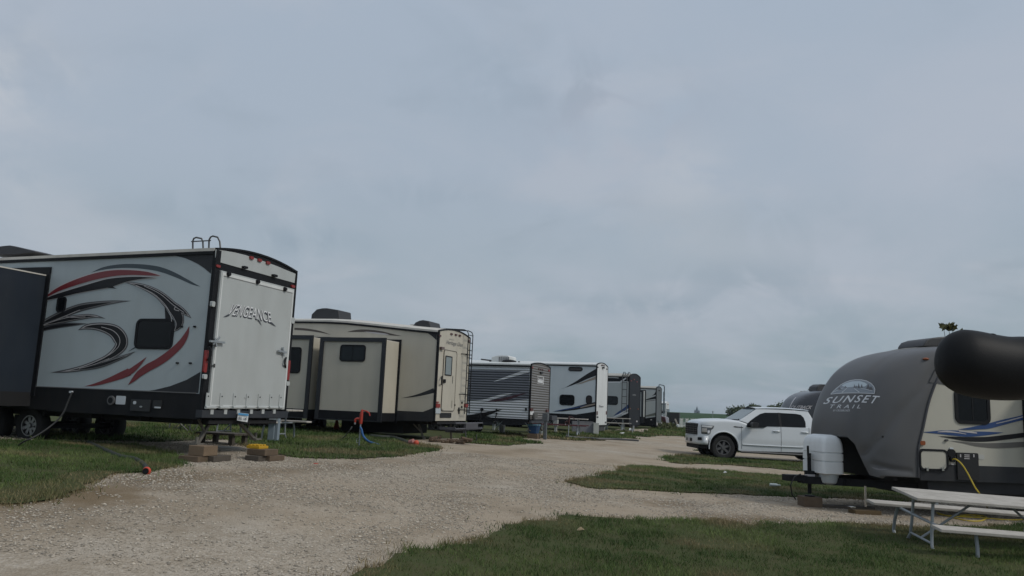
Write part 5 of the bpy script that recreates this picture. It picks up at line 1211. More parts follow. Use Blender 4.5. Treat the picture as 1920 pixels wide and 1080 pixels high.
# ---------------------------------------------------------------- white pickup
f9 = Fr(3, 1357, 840, 29, .12)
t9 = at_frame('white_pickup_truck', f9, 'white crew-cab pickup truck with dark tinted windows and grey six-spoke wheels', 'pickup', GR2)
pw = M('truck_white', (.60, .635, .66), .25, var=.02, coat=.6); WT = 2.0
def taper(v):
    x, y, z_ = v
    if x < -.45:
        k = ((-x-.45)/.6)**2*.20
        y = y+(k if y < WT/2 else -k)
    # tumblehome below the belt
    k = .045*max(0, (z_-.75)/.6)+.02*max(0, (.7-z_)/.3); y = y+(k if y < WT/2 else -k)
    return Vector((x, y, z_))
def arch_pts(cx_, r, z0, a0=0, a1=180, n=14): return [(cx_+r*math.cos(rad(a0+(a1-a0)*i/n)), z0+r*math.sin(rad(a0+(a1-a0)*i/n))) for i in range(n+1)]
low = [(-1.0, .83), (-1.02, 1.0), (-1.0, 1.22), (-.93, 1.32), (-.75, 1.37), (-.4, 1.405), (.1, 1.43), (.62, 1.42), (.80, 1.36), (1.0, 1.26), (3.3, 1.28), (3.42, 1.36), (5.3, 1.36), (5.35, 1.2), (5.35, .62), (4.35, .5)]
low += arch_pts(3.72, .53, .43, 0, 180)[0:]+[(3.15, .36), (.58, .33)]+arch_pts(0, .53, .43, 0, 180)[1:]+[(-.56, .60), (-.62, .83)]
TOPX = [-1.03, -1.0, -.95, -.86, -.72, -.4, .1, .60, .78, 1.0, 1.2, 3.3, 3.42, 5.3]; TOPZ = [1.10, 1.22, 1.285, 1.325, 1.355, 1.39, 1.415, 1.40, 1.35, 1.275, 1.26, 1.275, 1.36, 1.36]
def botz(x):
    z_ = float(np.interp(x, [-1.03, -.62, -.5, .5, .6, 3.15, 3.2, 4.3, 5.3], [.80, .78, .50, .36, .33, .36, .45, .5, .6]))
    for c_ in (0, 3.72):
        if abs(x-c_) < .53: z_ = max(z_, .43+math.sqrt(.53**2-(x-c_)**2))
    return z_
xs = sorted(set([-1.03, -1.02, -1.0, -.97, -.92]+[round(-.86+.04*k, 3) for k in range(154)]+[c_+e*(.53-d_) for c_ in (0, 3.72) for e in (-1, 1) for d_ in (-.004, 0, .003, .01, .02, .04)]))
m = MB(); NS = 12; NT = 9; vs = []
for x in xs:
    zb_, ztp = botz(x), float(np.interp(x, TOPX, TOPZ)); r_ = .10 if x < 1.0 else .05
    half = []
    for k in range(NS): z_ = zb_+(ztp-r_-zb_)*k/(NS-1); half.append((taper((x, 0, z_)).y-(.012 if .60 < z_ < .64 else 0), z_))
    y0 = half[-1][0]
    for k in range(1, 6): t_ = PI/2*k/5; half.append((y0+r_*(1-math.cos(t_)), ztp-r_+r_*math.sin(t_)))
    y1 = half[-1][0]
    for k in range(1, NT): f_ = k/(NT-1); half.append((y1+(WT/2-y1)*f_, ztp+(.035 if x < .7 else .0)*math.sin(f_*PI/2)))
    vs += [(x, y, z_) for y, z_ in half]+[(x, WT-y, z_) for y, z_ in half[::-1][1:]]
q = 2*(NS+5+NT-1)-1; n = len(xs)
m.add(vs, [(i*q+j, i*q+j+1, (i+1)*q+j+1, (i+1)*q+j) for i in range(n-1) for j in range(q-1)]+[tuple(range(q)), tuple((n-1)*q+j for j in range(q))])
body = m.build('body', pw, t9, smooth=True)
# fender flares / crease
def side_y(z_, x=0): return taper((x, 0, z_)).y
for c_ in (0, 3.72):
    for s in (0, 1):
        m = MB()
        pts = []
        for p_ in arch_pts(c_, .555, .43, -8, 188, 18):
            v = taper((p_[0], 0, p_[1])); pts.append((v.x, (v.y-.012) if s == 0 else WT-v.y+.012, v.z))
        m.tube(pts, .026, 8); m.build('wheel_arch_lip', pw, t9, smooth=True)
m = MB(); m.box(-.72, 5.2, .25, WT-.25, .42, .75); m.box(-.60, .7, .22, WT-.22, .7, 1.1); m.box(3.1, 4.3, .1, WT-.1, .7, 1.1); m.box(.55, 3.2, .05, WT-.05, .30, .36); m.build('chassis', dark2, t9)
m = MB(); m.tube([(.62, -.03, .30), (3.1, -.03, .27)], .04, 8); m.build('side_step', gun, t9)
# greenhouse
zb_, zr = 1.27, 1.86
def gy(z_): return .06+(z_-zb_)*.20/.59
lowp = [(.62, 1.40), (3.45, 1.28)]; m = MB()
ring0 = [(.60, .07, 1.40), (1.1, .06, 1.25), (3.50, .06, 1.27), (3.50, WT-.06, 1.27), (1.1, WT-.06, 1.25), (.60, WT-.07, 1.40)]
ring1 = [(1.30, .24, 1.85), (1.45, .25, 1.875), (3.22, .25, 1.85), (3.22, WT-.25, 1.85), (1.45, WT-.25, 1.875), (1.30, WT-.24, 1.85)]
m.add(ring0+ring1, [(i, (i+1) % 6, 6+(i+1) % 6, 6+i) for i in range(6)]+[(0, 1, 2, 3, 4, 5), (6, 7, 8, 9, 10, 11)])
# crowned roof
vs = []; nx, ny = 9, 9
for i in range(nx):
    for j in range(ny):
        u, v = i/(nx-1), j/(ny-1); x = 1.26+u*2.0; y = .22+v*(WT-.44)
        vs.append((x, y, 1.862+.05*math.sin(PI*v)**.6+.035*math.sin(PI*min(1, u*1.0))**.7))
m.add(vs, [(i*ny+j, i*ny+j+1, (i+1)*ny+j+1, (i+1)*ny+j) for i in range(nx-1) for j in range(ny-1)])
m.build('cab', pw, t9, bevel=.02, smooth=True)
def gl(poly, name, mat=glassd, off=.012, far=False):
    m = MB()
    for o_ in (off, off-.008):
        pass
    vs = [Vector((x, gy(z_)-off, z_)) for x, z_ in poly]
    if far: vs = [Vector((v.x, WT-v.y, v.z)) for v in vs]
    m.add(vs, [tuple(t) for t in tessellate_polygon([vs])]); return m.build(name, mat, t9)
fw = [(.88, 1.235), (.92, 1.31), (1.05, 1.43), (1.25, 1.58), (1.42, 1.68), (1.60, 1.735), (2.07, 1.745), (2.08, 1.24), (1.62, 1.235), (1.48, 1.18), (1.0, 1.18)]
fw = [(.84, 1.185), (.86, 1.28), (1.0, 1.41), (1.2, 1.55), (1.40, 1.67), (1.58, 1.725), (2.07, 1.74), (2.08, 1.245), (1.62, 1.24), (1.48, 1.18)]
rw = [(2.17, 1.245), (2.16, 1.74), (2.75, 1.73), (2.93, 1.70), (3.02, 1.60), (3.06, 1.42), (3.04, 1.25)]
for far in (False, True):
    gl(fw, 'front_side_window', glassd, .030, far); gl(rw, 'rear_side_window', glassd, .022, far)
    gl([(2.08, 1.24), (2.07, 1.745), (2.17, 1.745), (2.17, 1.24)], 'door_pillar', black, .018, far)
ws = [Vector(v) for v in ((.68, .18, 1.43), (1.27, .29, 1.825), (1.27, WT-.29, 1.825), (.68, WT-.18, 1.43))]
nrm = (ws[1]-ws[0]).cross(ws[3]-ws[0]).normalized(); nrm = nrm if nrm.z > 0 else -nrm
m = MB(); m.add([v+nrm*.022 for v in ws], [(0, 1, 2, 3)]); m.build('windscreen', M('windscreen_glass', (.10, .15, .15), .08, spec=.8), t9)
m = MB(); m.beam((.62, .25, 1.445), (1.0, .95, 1.50), .02, .02); m.box(.5, .70, .2, WT-.2, 1.425, 1.44); m.build('wiper', black, t9)
# doors, seams, handles
m = MB()
for x0, z0, z1 in ((.66, .40, 1.22), (2.12, .36, 1.25), (3.16, .36, 1.26)):
    pts = [(x0, side_y(z0+(z1-z0)*k/5)-.004, z0+(z1-z0)*k/5) for k in range(6)]
    m.tube(pts, .007, 4)
m.build('door_gap', M('gap_grey', (.16, .17, .18), .8), t9)
m = MB()
for x in (1.95, 3.0): m.tube([(x-.13, .015, 1.075), (x-.1, -.01, 1.08), (x+.1, -.01, 1.08), (x+.13, .015, 1.075)], .022, 8)
m.build('door_handle', pw, t9, smooth=True)
m = MB(); m.tube([(.70, .0, .56), (1.2, -.006, .55), (2.4, -.006, .54), (3.1, .0, .54)], .02, 8); m.build('lower_moulding', pw, t9, smooth=True)
m = MB(); m.tube([(1.02, .02, 1.22), (1.02, -.10, 1.23)], .03, 6); m.prism(rrect(.95, 1.17, 1.18, 1.36, .05, 4), 'y', -.30, -.08); m.build('wing_mirror', M('mirror_black', (.016, .016, .018), .4), t9, bevel=.02)
m = MB(); c = f9.side(1388, 803.5, -.01)
m.prism([(.36, 1.175), (.40, 1.20), (.72, 1.175), (.72, 1.15), (.45, 1.155)], 'y', side_y(1.17)-.012, side_y(1.17)); m.build('fender_badge', vdgrey, t9)
# head lamp
def tap_part(poly, y0, y1, name, mat, parent=t9, both=True, **k):
    m = MB()
    for s in (0, 1):
        mm = MB(); mm.prism(poly, 'y', y0, y1)
        for v in mm.v:
            tv = taper((v.x, 0, v.z)); dy = tv.y+v.y
            mm_v = Vector((v.x, dy if s == 0 else WT-dy, v.z)); m.v.append(mm_v)
        o_ = len(m.v)-len(mm.v)
        for f in mm.f: m.f.append([i+o_ for i in f]); m.m.append(0)
        if not both: break
    return m.build(name, mat, parent, **k)
hl = [(-.90, 1.17), (-.36, 1.15), (-.40, 1.10), (-.52, 1.06), (-.56, .90), (-.60, .87), (-.85, .88), (-.86, .93), (-.72, .96), (-.70, 1.06), (-.90, 1.08)]
hl = [(-.82, 1.19), (-.34, 1.16), (-.37, 1.10), (-.50, 1.05), (-.53, .90), (-.57, .87), (-.80, .88), (-.82, .95)]
def on_body(name, poly, lift, mat, parent=t9):
    """a lamp or lens that follows the bend of the wing, both sides"""
    P = np.array(poly); xs_ = np.linspace(P[:, 0].min()+.004, P[:, 0].max()-.004, 14)
    for s_ in (0, 1):
        vs = []
        for x in xs_:
            zz_ = []
            for i in range(len(P)):
                p0, p1 = P[i], P[(i+1) % len(P)]
                if (p0[0] > x) != (p1[0] > x): zz_.append(p0[1]+(p1[1]-p0[1])*(x-p0[0])/(p1[0]-p0[0]))
            for k in range(6):
                z_ = min(zz_)+(max(zz_)-min(zz_))*k/5; y = taper((x, 0, z_)).y-lift; vs.append((x, y if s_ == 0 else WT-y, z_))
        m = MB(); m.add(vs, [(i*6+k, i*6+k+1, (i+1)*6+k+1, (i+1)*6+k) for i in range(13) for k in range(5)])
        o = m.build(name, mat, parent, smooth=True); md = o.modifiers.new('thickness', 'SOLIDIFY'); md.thickness = .01; md.offset = 0
    return o
h = on_body('headlight', [(-.90, 1.20), (-.34, 1.18), (-.38, 1.08), (-.46, 1.04), (-.52, .87), (-.90, .88)], .012, M('headlamp_glass', (.10, .11, .12), .12, spec=.6))
on_body('lamp_reflector', [(-.88, 1.175), (-.40, 1.155), (-.45, 1.10), (-.88, 1.11)], .022, M('lamp_bright', (.62, .63, .63), .3), h)
on_body('lamp_indicator', [(-.88, 1.07), (-.66, 1.07), (-.66, .93), (-.88, .93)], .022, M('lamp_indicator', (.38, .36, .33), .2), h)
on_body('lamp_low', [(-.63, 1.0), (-.52, 1.0), (-.55, .89), (-.64, .89)], .022, M('lamp_low', (.66, .67, .70), .2), h)
# grille, bumper, air dam
m = MB(); m.prism(rrect(.24, .84, WT-.24, 1.24, .05, 3), 'x', -1.045, -.96); gri = m.build('grille', black, t9)
m = MB()
for k in range(5): m.box(-1.065, -1.03, .26, WT-.26, .88+k*.08, .90+k*.08)
for y in (.62, WT-.62): m.box(-1.07, -1.03, y-.02, y+.02, .86, 1.22)
m.build('grille_bar', M('grille_grey', (.03, .03, .034), .4), gri)
vs = []
path = [(-.60, .0), (-.85, .04), (-1.04, .17), (-1.12, .38), (-1.14, 1.0), (-1.12, WT-.38), (-1.04, WT-.17), (-.85, WT-.04), (-.60, WT)]
m = MB(); k = len(path)
for (x, y) in path:
    cy_ = WT/2; inn = Vector((.12 if x < -.9 else .02, .10 if y < .2 else (-.10 if y > WT-.2 else 0), 0))
    for dz_, o_ in ((.78, .2), (.80, .0), (.58, .0), (.50, .15)):
        vs.append((x+inn.x*o_*5*.3, y+inn.y*o_, dz_+(.0)))
m.add(vs, [(i*4+j, i*4+j+1, (i+1)*4+j+1, (i+1)*4+j) for i in range(k-1) for j in range(3)])
bmp = m.build('bumper', pw, t9, smooth=True); md = bmp.modifiers.new('thickness', 'SOLIDIFY'); md.thickness = .03
m = MB(); m.box(-1.160, -1.10, .66, WT-.66, .585, .70); m.build('plate_recess', black, bmp)
m = MB(); m.box(-1.175, -1.15, .85, 1.14, .575, .71); m.build('licence_plate', vlight, bmp)
for s in (0, 1):
    y = .095 if s == 0 else WT-.095; m = MB()
    pp_ = [Vector((-1.0, .10, 0)), Vector((-.86, .035, 0))]
    a_, b_ = (Vector((-1.055, .15, .70)), Vector((-.90, .045, .70)))
    if s: a_, b_ = Vector((a_.x, WT-a_.y, a_.z)), Vector((b_.x, WT-b_.y, b_.z))
    m.beam(a_, b_, .03, .10); m.build('fog_lamp', black, bmp, bevel=.01)
m = MB(); m.box(-1.0, -.5, .2, WT-.2, .34, .56); m.build('air_dam', black, t9, bevel=.04)
for x in (0, 3.72):
    wheel(t9, x, .16, .42, .425, .28, M('rim_grey', (.16, .16, .165), .35, metal=.6), 6, rimr=.62)
    wheel(t9, x, WT-.16, .42, .425, .28, MATS['rim_grey'], 6, side=1, rimr=.62)
m = MB(); m.ring([(x*.6, .42+z_*.6) for x, z_ in [(math.cos(t*PI/12)*1.02, math.sin(t*PI/12)*1.02) for t in range(24)]], [(x*.6, .42+z_*.6) for x, z_ in [(math.cos(t*PI/12)*.85, math.sin(t*PI/12)*.85) for t in range(24)]], 'y', .35, .36); m.build('inner_arch', dark2, t9)

# the short front overhang
for o_ in t9.children_recursive:
    if o_.name.split('.')[0] in ('wheel', 'rim', 'brake_disc', 'chassis'): continue
    for v_ in o_.data.vertices:
        if v_.co.x < -.45: v_.co.x = -.45+(v_.co.x+.45)*.76
# ---------------------------------------------------------------- foreground picnic table
pt = picnic_table((6.75, 11.36, -.075), (rad(6), rad(2.2), rad(0)), 'weathered pale picnic table on galvanised legs, nearest in the grass at lower right', skew=1)

# ---------------------------------------------------------------- the viewer's own mirror at the right edge
D = 1.9
stn = [(1759.6, 676, 679), (1761.5, 657, 700), (1766, 643, 711), (1775, 631, 722.5), (1788, 622.5, 732), (1806, 618, 740.5), (1830, 620.5, 746.5), (1860, 626.5, 750), (1890, 631, 751), (1920, 631, 750), (1960, 634, 748), (2000, 640, 742), (2030, 654, 728), (2040, 685, 697)]
r = empty('side_mirror', atd(1990, 690, D+.05), 0, 'smooth black rounded mirror housing jutting in from the right edge', 'mirror'); O_ = r.location.copy()
m = MB(); vs = []; K = 28; sq = crom(stn, 4)
for x, ya_, yb_ in sq:
    a_, b_ = atd(x, ya_, D), atd(x, yb_, D); c_ = (a_+b_)/2; h_ = (a_-b_).length/2; up = (a_-b_).normalized()
    for j in range(K):
        t = 2*PI*j/K; vs.append(c_+up*h_*math.cos(t)+Vector((0, 1, 0))*h_*.8*math.sin(t)-O_)
n = len(sq); m.add(vs, [(i*K+j, i*K+(j+1) % K, (i+1)*K+(j+1) % K, (i+1)*K+j) for i in range(n-1) for j in range(K)]+[tuple(range(K))[::-1], tuple((n-1)*K+j for j in range(K))])
m.build('housing', M('mirror_plastic', (.004, .0045, .0055), .55, spec=.22, var=.1, bump=.0004, bscale=500), r, smooth=True)
m = MB(); c_ = atd(1859, 628.5, D-.01)-O_; m.ball(c_, (.010, .012, .0045), 10, 6); m.build('housing_clip', black, r, smooth=True)
m = MB(); m.tube([atd(1990, 690, D)-O_, atd(2060, 760, D+.02)-O_, atd(2160, 800, D+.03)-O_], [.05, .045, .05], 12); m.build('arm', black, r, smooth=True)

# ---------------------------------------------------------------- litter
p = gp(1452, 917.5); o = MB(); o.tube([(-.1, 0, .035), (.05, 0, .035), (.09, 0, .035), (.13, 0, .035)], [.035, .035, .015, .014], 12); o = o.build('plastic_bottle', M('pale_plastic', (.42, .48, .50), .3), None, smooth=True); o.location = p+Vector((0, 0, .06)); o.rotation_euler = (0, 0, rad(-12)); tag(o, 'pale plastic bottle lying on the middle lawn', 'bottle')
def scrap(px, py, s_, mat, label, name):
    p = gp(px, py); m = MB(); m.add([(-s_, -s_*.4, .01), (s_*.8, -s_*.6, .03), (s_, s_*.5, .02), (-.2*s_, s_*.7, .05), (-s_, s_*.3, .02), (0, 0, .06)], [(0, 1, 5), (1, 2, 5), (2, 3, 5), (3, 4, 5), (4, 0, 5)])
    o = m.build(name, mat, None, fix=False); o.location = p+Vector((0, 0, .03)); tag(o, label, 'litter')
scrap(1360, 889.5, .05, vwhite, 'tiny white scrap of paper on the middle lawn', 'paper_scrap')
scrap(1089, 1001, .055, M('dry_leaf', (.35, .27, .16), .8), 'pale dry leaf on the foreground lawn', 'dry_leaf')
scrap(635, 990, .03, redp, 'small red leaf lying on the gravel in the foreground', 'fallen_leaf') if False else None

# ---------------------------------------------------------------- trees, steeple, pole
leafm = M('foliage', (.05, .07, .02), .7, vcol=True); barkm = M('tree_bark', (.10, .08, .06), .9, var=.3, bump=.01, bscale=15)
def tree(p, h, blobs, n, leaf, label, cat='tree', name='leafy_tree', seed=1, cols=((.03, .05, .013), (.075, .10, .028)), trunk_r=.12, group=None, z0=0):
    """blobs: (dx, dy, z, rx, rz) clusters of leaves"""
    rn = np.random.default_rng(seed); r = empty(name, p, 0, label, cat, group)
    m = MB(); top = max(b[2] for b in blobs)
    m.tube([(0, 0, -.1), (.03, 0, h*.3), (0, .05, top*.9)], [trunk_r, trunk_r*.75, trunk_r*.25], 8)
    for b in blobs: m.tube([(0, 0, max(h*.2, b[2]*.55)), (b[0]*.5, b[1]*.5, b[2]*.8), (b[0], b[1], b[2]+b[4]*.4)], [trunk_r*.4, trunk_r*.25, trunk_r*.08], 5)
    m.build('trunk', barkm, r, smooth=True)
    V = []; Fc = []; Cc = []
    wts = np.array([b[3]**2*b[4] for b in blobs]); wts /= wts.sum()
    idx = rn.choice(len(blobs), n, p=wts)
    B = np.array(blobs)[idx]; d = rn.normal(size=(n, 3)); d /= np.linalg.norm(d, axis=1)[:, None]
    rr = rn.random(n)**.4*(1+.18*rn.normal(size=n))
    c = B[:, :3]+d*rr[:, None]*np.stack([B[:, 3], B[:, 3], B[:, 4]], 1)
    a = rn.normal(size=(n, 3)); a /= np.linalg.norm(a, axis=1)[:, None]; b = np.cross(a, rn.normal(size=(n, 3))); b /= np.linalg.norm(b, axis=1)[:, None]
    s_ = leaf*(.6+.8*rn.random(n))[:, None]
    v = np.stack([c-a*s_, c+b*s_*.5, c+a*s_, c-b*s_*.5], 1).reshape(-1, 3)
    me = bpy.data.meshes.new('crown'); me.vertices.add(4*n); me.vertices.foreach_set('co', v.ravel()); me.loops.add(4*n); me.loops.foreach_set('vertex_index', np.arange(4*n)); me.polygons.add(n); me.polygons.foreach_set('loop_start', np.arange(n)*4)
    me.update(calc_edges=True); ca = me.color_attributes.new('Col', 'FLOAT_COLOR', 'POINT')
    k = rn.random((n, 1)); cl = np.array(cols[0])*(1-k)+np.array(cols[1])*k; cl = np.concatenate([cl, np.ones((n, 1))], 1)
    ca.data.foreach_set('color', np.repeat(cl, 4, 0).ravel()); me.materials.append(leafm)
    o = bpy.data.objects.new('crown', me); C.objects.link(o); o.parent = r; return r
def gz_at(px, d):
    p = atd(px, 780, d); return Vector((p.x, p.y, Hs(p.x, p.y)))
TG = 'trees beyond the trailers'
p = gz_at(1385, 190); zt_ = atd(1380, 764.5, 190).z-p.z
tree(p, zt_, [(-1.6, 0, zt_*.62, 1.5, 1.1), (0, 0, zt_*.70, 1.9, 1.3), (1.6, 0, zt_*.72, 1.7, 1.2), (2.4, .5, zt_*.5, 1.3, 1.0), (-.5, 0, zt_*.35, 1.6, 1.0)], 2600, .26, 'round olive-green tree above the hood of the white pickup', seed=3, group=TG, trunk_r=.2)
p = gz_at(1411, 230); zt_ = atd(1411, 758.5, 230).z-p.z
tree(p, zt_, [(0, 0, zt_*.82, 1.1, 1.0), (-.8, 0, zt_*.6, 1.0, .9), (.9, 0, zt_*.6, 1.0, .9)], 900, .28, 'small tree tip just left of the roof of the white pickup', seed=5, group=TG, trunk_r=.15)
p = gz_at(1400, 210); zt_ = atd(1400, 766, 210).z-p.z
tree(p, zt_, [(0, 0, zt_*.8, 1.0, .6), (-.8, 0, zt_*.5, 1.0, .8), (.9, 0, zt_*.6, 1.0, .8)], 700, .26, 'low bush between the two trees seen over the white pickup', 'bush', 'bush', seed=6, group=TG, trunk_r=.1)
p = gz_at(1462, 150); zt_ = atd(1468, 753.5, 150).z-p.z
tree(p, zt_, [(-.9, 0, zt_*.72, 1.0, .6), (.4, 0, zt_*.84, 1.0, .75), (1.7, 0, zt_*.80, .9, .9), (2.6, 0, zt_*.7, .8, .8), (0, 0, zt_*.4, 2, 1)], 2600, .17, 'mid green tree above the roof of the white pickup, left of the black nose', seed=8, group=TG, cols=((.035, .06, .02), (.09, .12, .04)))
p = gz_at(1446, 240); zt_ = atd(1446, 759.5, 240).z-p.z
tree(p, zt_, [(0, 0, zt_*.88, 1.4, .5), (-4, 0, zt_*.85, 1.2, .45), (2, 0, zt_*.6, 1.5, 1.2)], 900, .26, 'faint far tree just showing above the roof of the white pickup', seed=9, group=TG)
p = gz_at(1524, 60); zt_ = atd(1524, 722.5, 60).z-p.z
tree(p, zt_, [(0, 0, zt_*.90, .35, .3), (-.35, 0, zt_*.83, .4, .25), (.8, 0, zt_*.8, .7, .5), (.8, 0, zt_*.5, 1.0, 1.2)], 2200, .09, 'dark green tree tip between the black nose and the grey nose', seed=10, group=TG)
# slender tree behind the grey-nosed trailer: only its leafy tip shows
p = gz_at(1790, 24); a_ = atd(1779, 613, 24)-p; b_ = atd(1797, 620, 24)-p
tree(p, a_.z, [(a_.x, a_.y, a_.z, .13, .09), (a_.x-.17, a_.y, a_.z+.02, .07, .07), (a_.x+.1, a_.y, a_.z-.02, .12, .07), (b_.x+.05, b_.y, b_.z-.02, .08, .02), (.15, 0, a_.z-.9, .12, .2)], 120, .11, 'leafy tree tip above the black mirror', seed=12, group=TG, trunk_r=.06, cols=((.05, .055, .015), (.14, .13, .04)))
# shrubs by the far end of the row
for k, (px, py, d, s_, lb) in enumerate(((1229, 809, 63, 1.0, 'pale green weeds below the grey-ended trailer'), (1240, 811, 66, .9, 'green weeds below the small white trailer'), (1253, 811, 70, .8, 'low weeds below the rear of the small white trailer'))):
    p = atd(px, py, d); p.z = Hs(p.x, p.y)
    tree(p, .5*s_, [(0, 0, .30, .5*s_, .32), (.5*s_, 0, .22, .4*s_, .25)], 700, .07, lb, 'weeds', 'weed_clump', seed=20+k, cols=((.06, .08, .025), (.15, .16, .07)), trunk_r=.02, group='weeds at the far end of the row')
# church tower on the skyline
d = 900; a_ = atd(1302.5, 776, d); b_ = atd(1311, 776, d); wd = (b_-a_).length; zt_ = atd(1307, 761.5, d).z; zs_ = atd(1306, 770.5, d).z
pc = (a_+b_)/2; gz_ = Hs(pc.x, pc.y); r = empty('church_tower', (pc.x, pc.y, gz_), 0, 'blue-grey church tower with a pointed spire on the skyline', 'church')
stone = M('far_stone', (.10, .13, .15), .9); hT = zs_-gz_; hS = zt_-gz_  # blue of the hazy distance is mixed into the stone and slate colours
MB().box(-wd/2, wd/2, -wd/2, wd/2, 0, hT).build('tower', stone, r)
m = MB(); m.tube([(0, 0, hT-.1), (0, 0, hT+(hS-hT)*.25), (0, 0, hS)], [wd*.46, wd*.26, .1], 8); m.build('spire', M('far_slate', (.06, .09, .11), .8), r)
for sx in (-1, 1):
    for sy in (-1, 1): m = MB(); m.tube([(sx*wd*.42, sy*wd*.42, hT-.1), (sx*wd*.42, sy*wd*.42, hT+1.4)], [wd*.09, .03], 6); m.build('pinnacle', stone, r)
m = MB(); m.box(-.5, .5, -wd/2-.06, -wd/2, hT-3.5, hT-1.2); m.build('belfry_opening', dark2, r)
p = gz_at(1336.5, 160); o = MB(); zt_ = atd(1337, 771, 160).z-p.z; o.tube([(0, 0, -.2), (0, 0, zt_)], .06, 6); o.box(-.12, .12, -.06, .06, zt_-.3, zt_); o = o.build('marker_pole', M('pole_grey', (.22, .24, .24), .7), None); o.location = p; tag(o, 'thin grey pole standing in the green field', 'pole')

# ================================================================ ground
rg = np.random.default_rng(11)
def vnoise(x, y, s, seed=0):
    g_ = np.random.default_rng(seed).random((256, 256)); X = x/s+1000; Y = y/s+1000
    xi = np.floor(X).astype(int); yi = np.floor(Y).astype(int); fx = X-xi; fy = Y-yi; fx = fx*fx*(3-2*fx); fy = fy*fy*(3-2*fy)
    G = lambda a, b: g_[a % 256, b % 256]
    return (G(xi, yi)*(1-fx)+G(xi+1, yi)*fx)*(1-fy)+(G(xi, yi+1)*(1-fx)+G(xi+1, yi+1)*fx)*fy
def grid_mesh(name, X, Y, off, mats, kind='structure'):
    xx, yy = np.meshgrid(X, Y); z = H(xx, yy)+off; nx, ny = len(X), len(Y)
    v = np.stack([xx, yy, z], -1).reshape(-1, 3)
    i, j = np.meshgrid(np.arange(nx-1), np.arange(ny-1)); a = (j*nx+i).ravel()
    q = np.stack([a, a+1, a+nx+1, a+nx], 1)
    me = bpy.data.meshes.new(name); me.vertices.add(len(v)); me.vertices.foreach_set('co', v.ravel()); me.loops.add(q.size); me.loops.foreach_set('vertex_index', q.ravel()); me.polygons.add(len(q)); me.polygons.foreach_set('loop_start', np.arange(len(q))*4)
    me.update(calc_edges=True); me.shade_smooth(); me.materials.append(mats); o = bpy.data.objects.new(name, me); C.objects.link(o); o['kind'] = kind; return o
def ground_mat(name, stops, sc=(3.0, 22.0), bump=.01):
    m = bpy.data.materials.new(name); m.use_nodes = True; t = m.node_tree; b = t.nodes['Principled BSDF']; b.inputs['Roughness'].default_value = .95; b.inputs['Specular IOR Level'].default_value = .1
    tc_ = t.nodes.new('ShaderNodeTexCoord')
    def nz(s_, d_=6):
        n_ = t.nodes.new('ShaderNodeTexNoise'); n_.inputs['Scale'].default_value = s_; n_.inputs['Detail'].default_value = d_; t.links.new(tc_.outputs['Object'], n_.inputs['Vector']); return n_.outputs[0]
    c = mixc(nz(sc[0]*.15), stops[0], stops[1], t); r_ = t.nodes.new('ShaderNodeMapRange'); r_.inputs[1].default_value = .4; r_.inputs[2].default_value = .62; t.links.new(nz(sc[0]), r_.inputs[0])
    c = mixc(r_.outputs[0], c, stops[2], t); c = mixc(mth('MULTIPLY', nz(sc[1]), vb=.6, tree=t), c, stops[3], t); t.links.new(c, b.inputs['Base Color'])
    bu = t.nodes.new('ShaderNodeBump'); bu.inputs['Distance'].default_value = bump; t.links.new(nz(sc[1]*2), bu.inputs['Height']); t.links.new(bu.outputs[0], b.inputs['Normal']); return m
X = np.concatenate([np.arange(-1300, -60, 60), np.arange(-60, -26, 2), np.arange(-26, 30, .4), np.arange(30, 70, 2), np.arange(70, 1301, 60)])
Y = np.concatenate([np.arange(-60, 0, 6), np.arange(0, 40, .4), np.arange(40, 130, 1.0), np.arange(130, 460, 12), np.arange(460, 1301, 60)])
gm = ground_mat('rough_grass_soil', [(.045, .062, .022), (.06, .078, .03), (.055, .066, .027), (.085, .08, .04)])
grid_mesh('ground', X, Y, 0, gm)
fm = ground_mat('crop_green', [(.028, .062, .026), (.034, .072, .03), (.03, .066, .028), (.036, .07, .032)], (.02, .12), .05)
grid_mesh('crop_field', np.concatenate([np.arange(-400, 600, 20)]), np.concatenate([np.arange(103, 460, 9), np.arange(460, 700, 30)]), .06, fm)

# gravel
m = bpy.data.materials.new('gravel'); m.use_nodes = True; t = m.node_tree; b = t.nodes['Principled BSDF']; b.inputs['Roughness'].default_value = .95; b.inputs['Specular IOR Level'].default_value = .15
tc_ = t.nodes.new('ShaderNodeTexCoord')
def nz(s_, d_=5, sx=1):
    mp = t.nodes.new('ShaderNodeMapping'); mp.inputs['Scale'].default_value = (sx, 1, 1); mp.inputs['Rotation'].default_value = (0, 0, rad(-20)); t.links.new(tc_.outputs['Object'], mp.inputs[0])
    n_ = t.nodes.new('ShaderNodeTexNoise'); n_.inputs['Scale'].default_value = s_; n_.inputs['Detail'].default_value = d_; t.links.new(mp.outputs[0], n_.inputs['Vector']); return n_.outputs[0]
def rng_(s_, a_, b_, lo=0, hi=1):
    r_ = t.nodes.new('ShaderNodeMapRange'); r_.inputs[1].default_value = a_; r_.inputs[2].default_value = b_; r_.inputs[3].default_value = lo; r_.inputs[4].default_value = hi; t.links.new(s_, r_.inputs[0]); return r_.outputs[0]
def vor(s_):
    n_ = t.nodes.new('ShaderNodeTexVoronoi'); n_.inputs['Scale'].default_value = s_; t.links.new(tc_.outputs['Object'], n_.inputs['Vector']); return n_
v1 = vor(46); v2 = vor(24)
sp = t.nodes.new('ShaderNodeSeparateColor'); t.links.new(v1.outputs['Color'], sp.inputs[0]); sp2 = t.nodes.new('ShaderNodeSeparateColor'); t.links.new(v2.outputs['Color'], sp2.inputs[0])
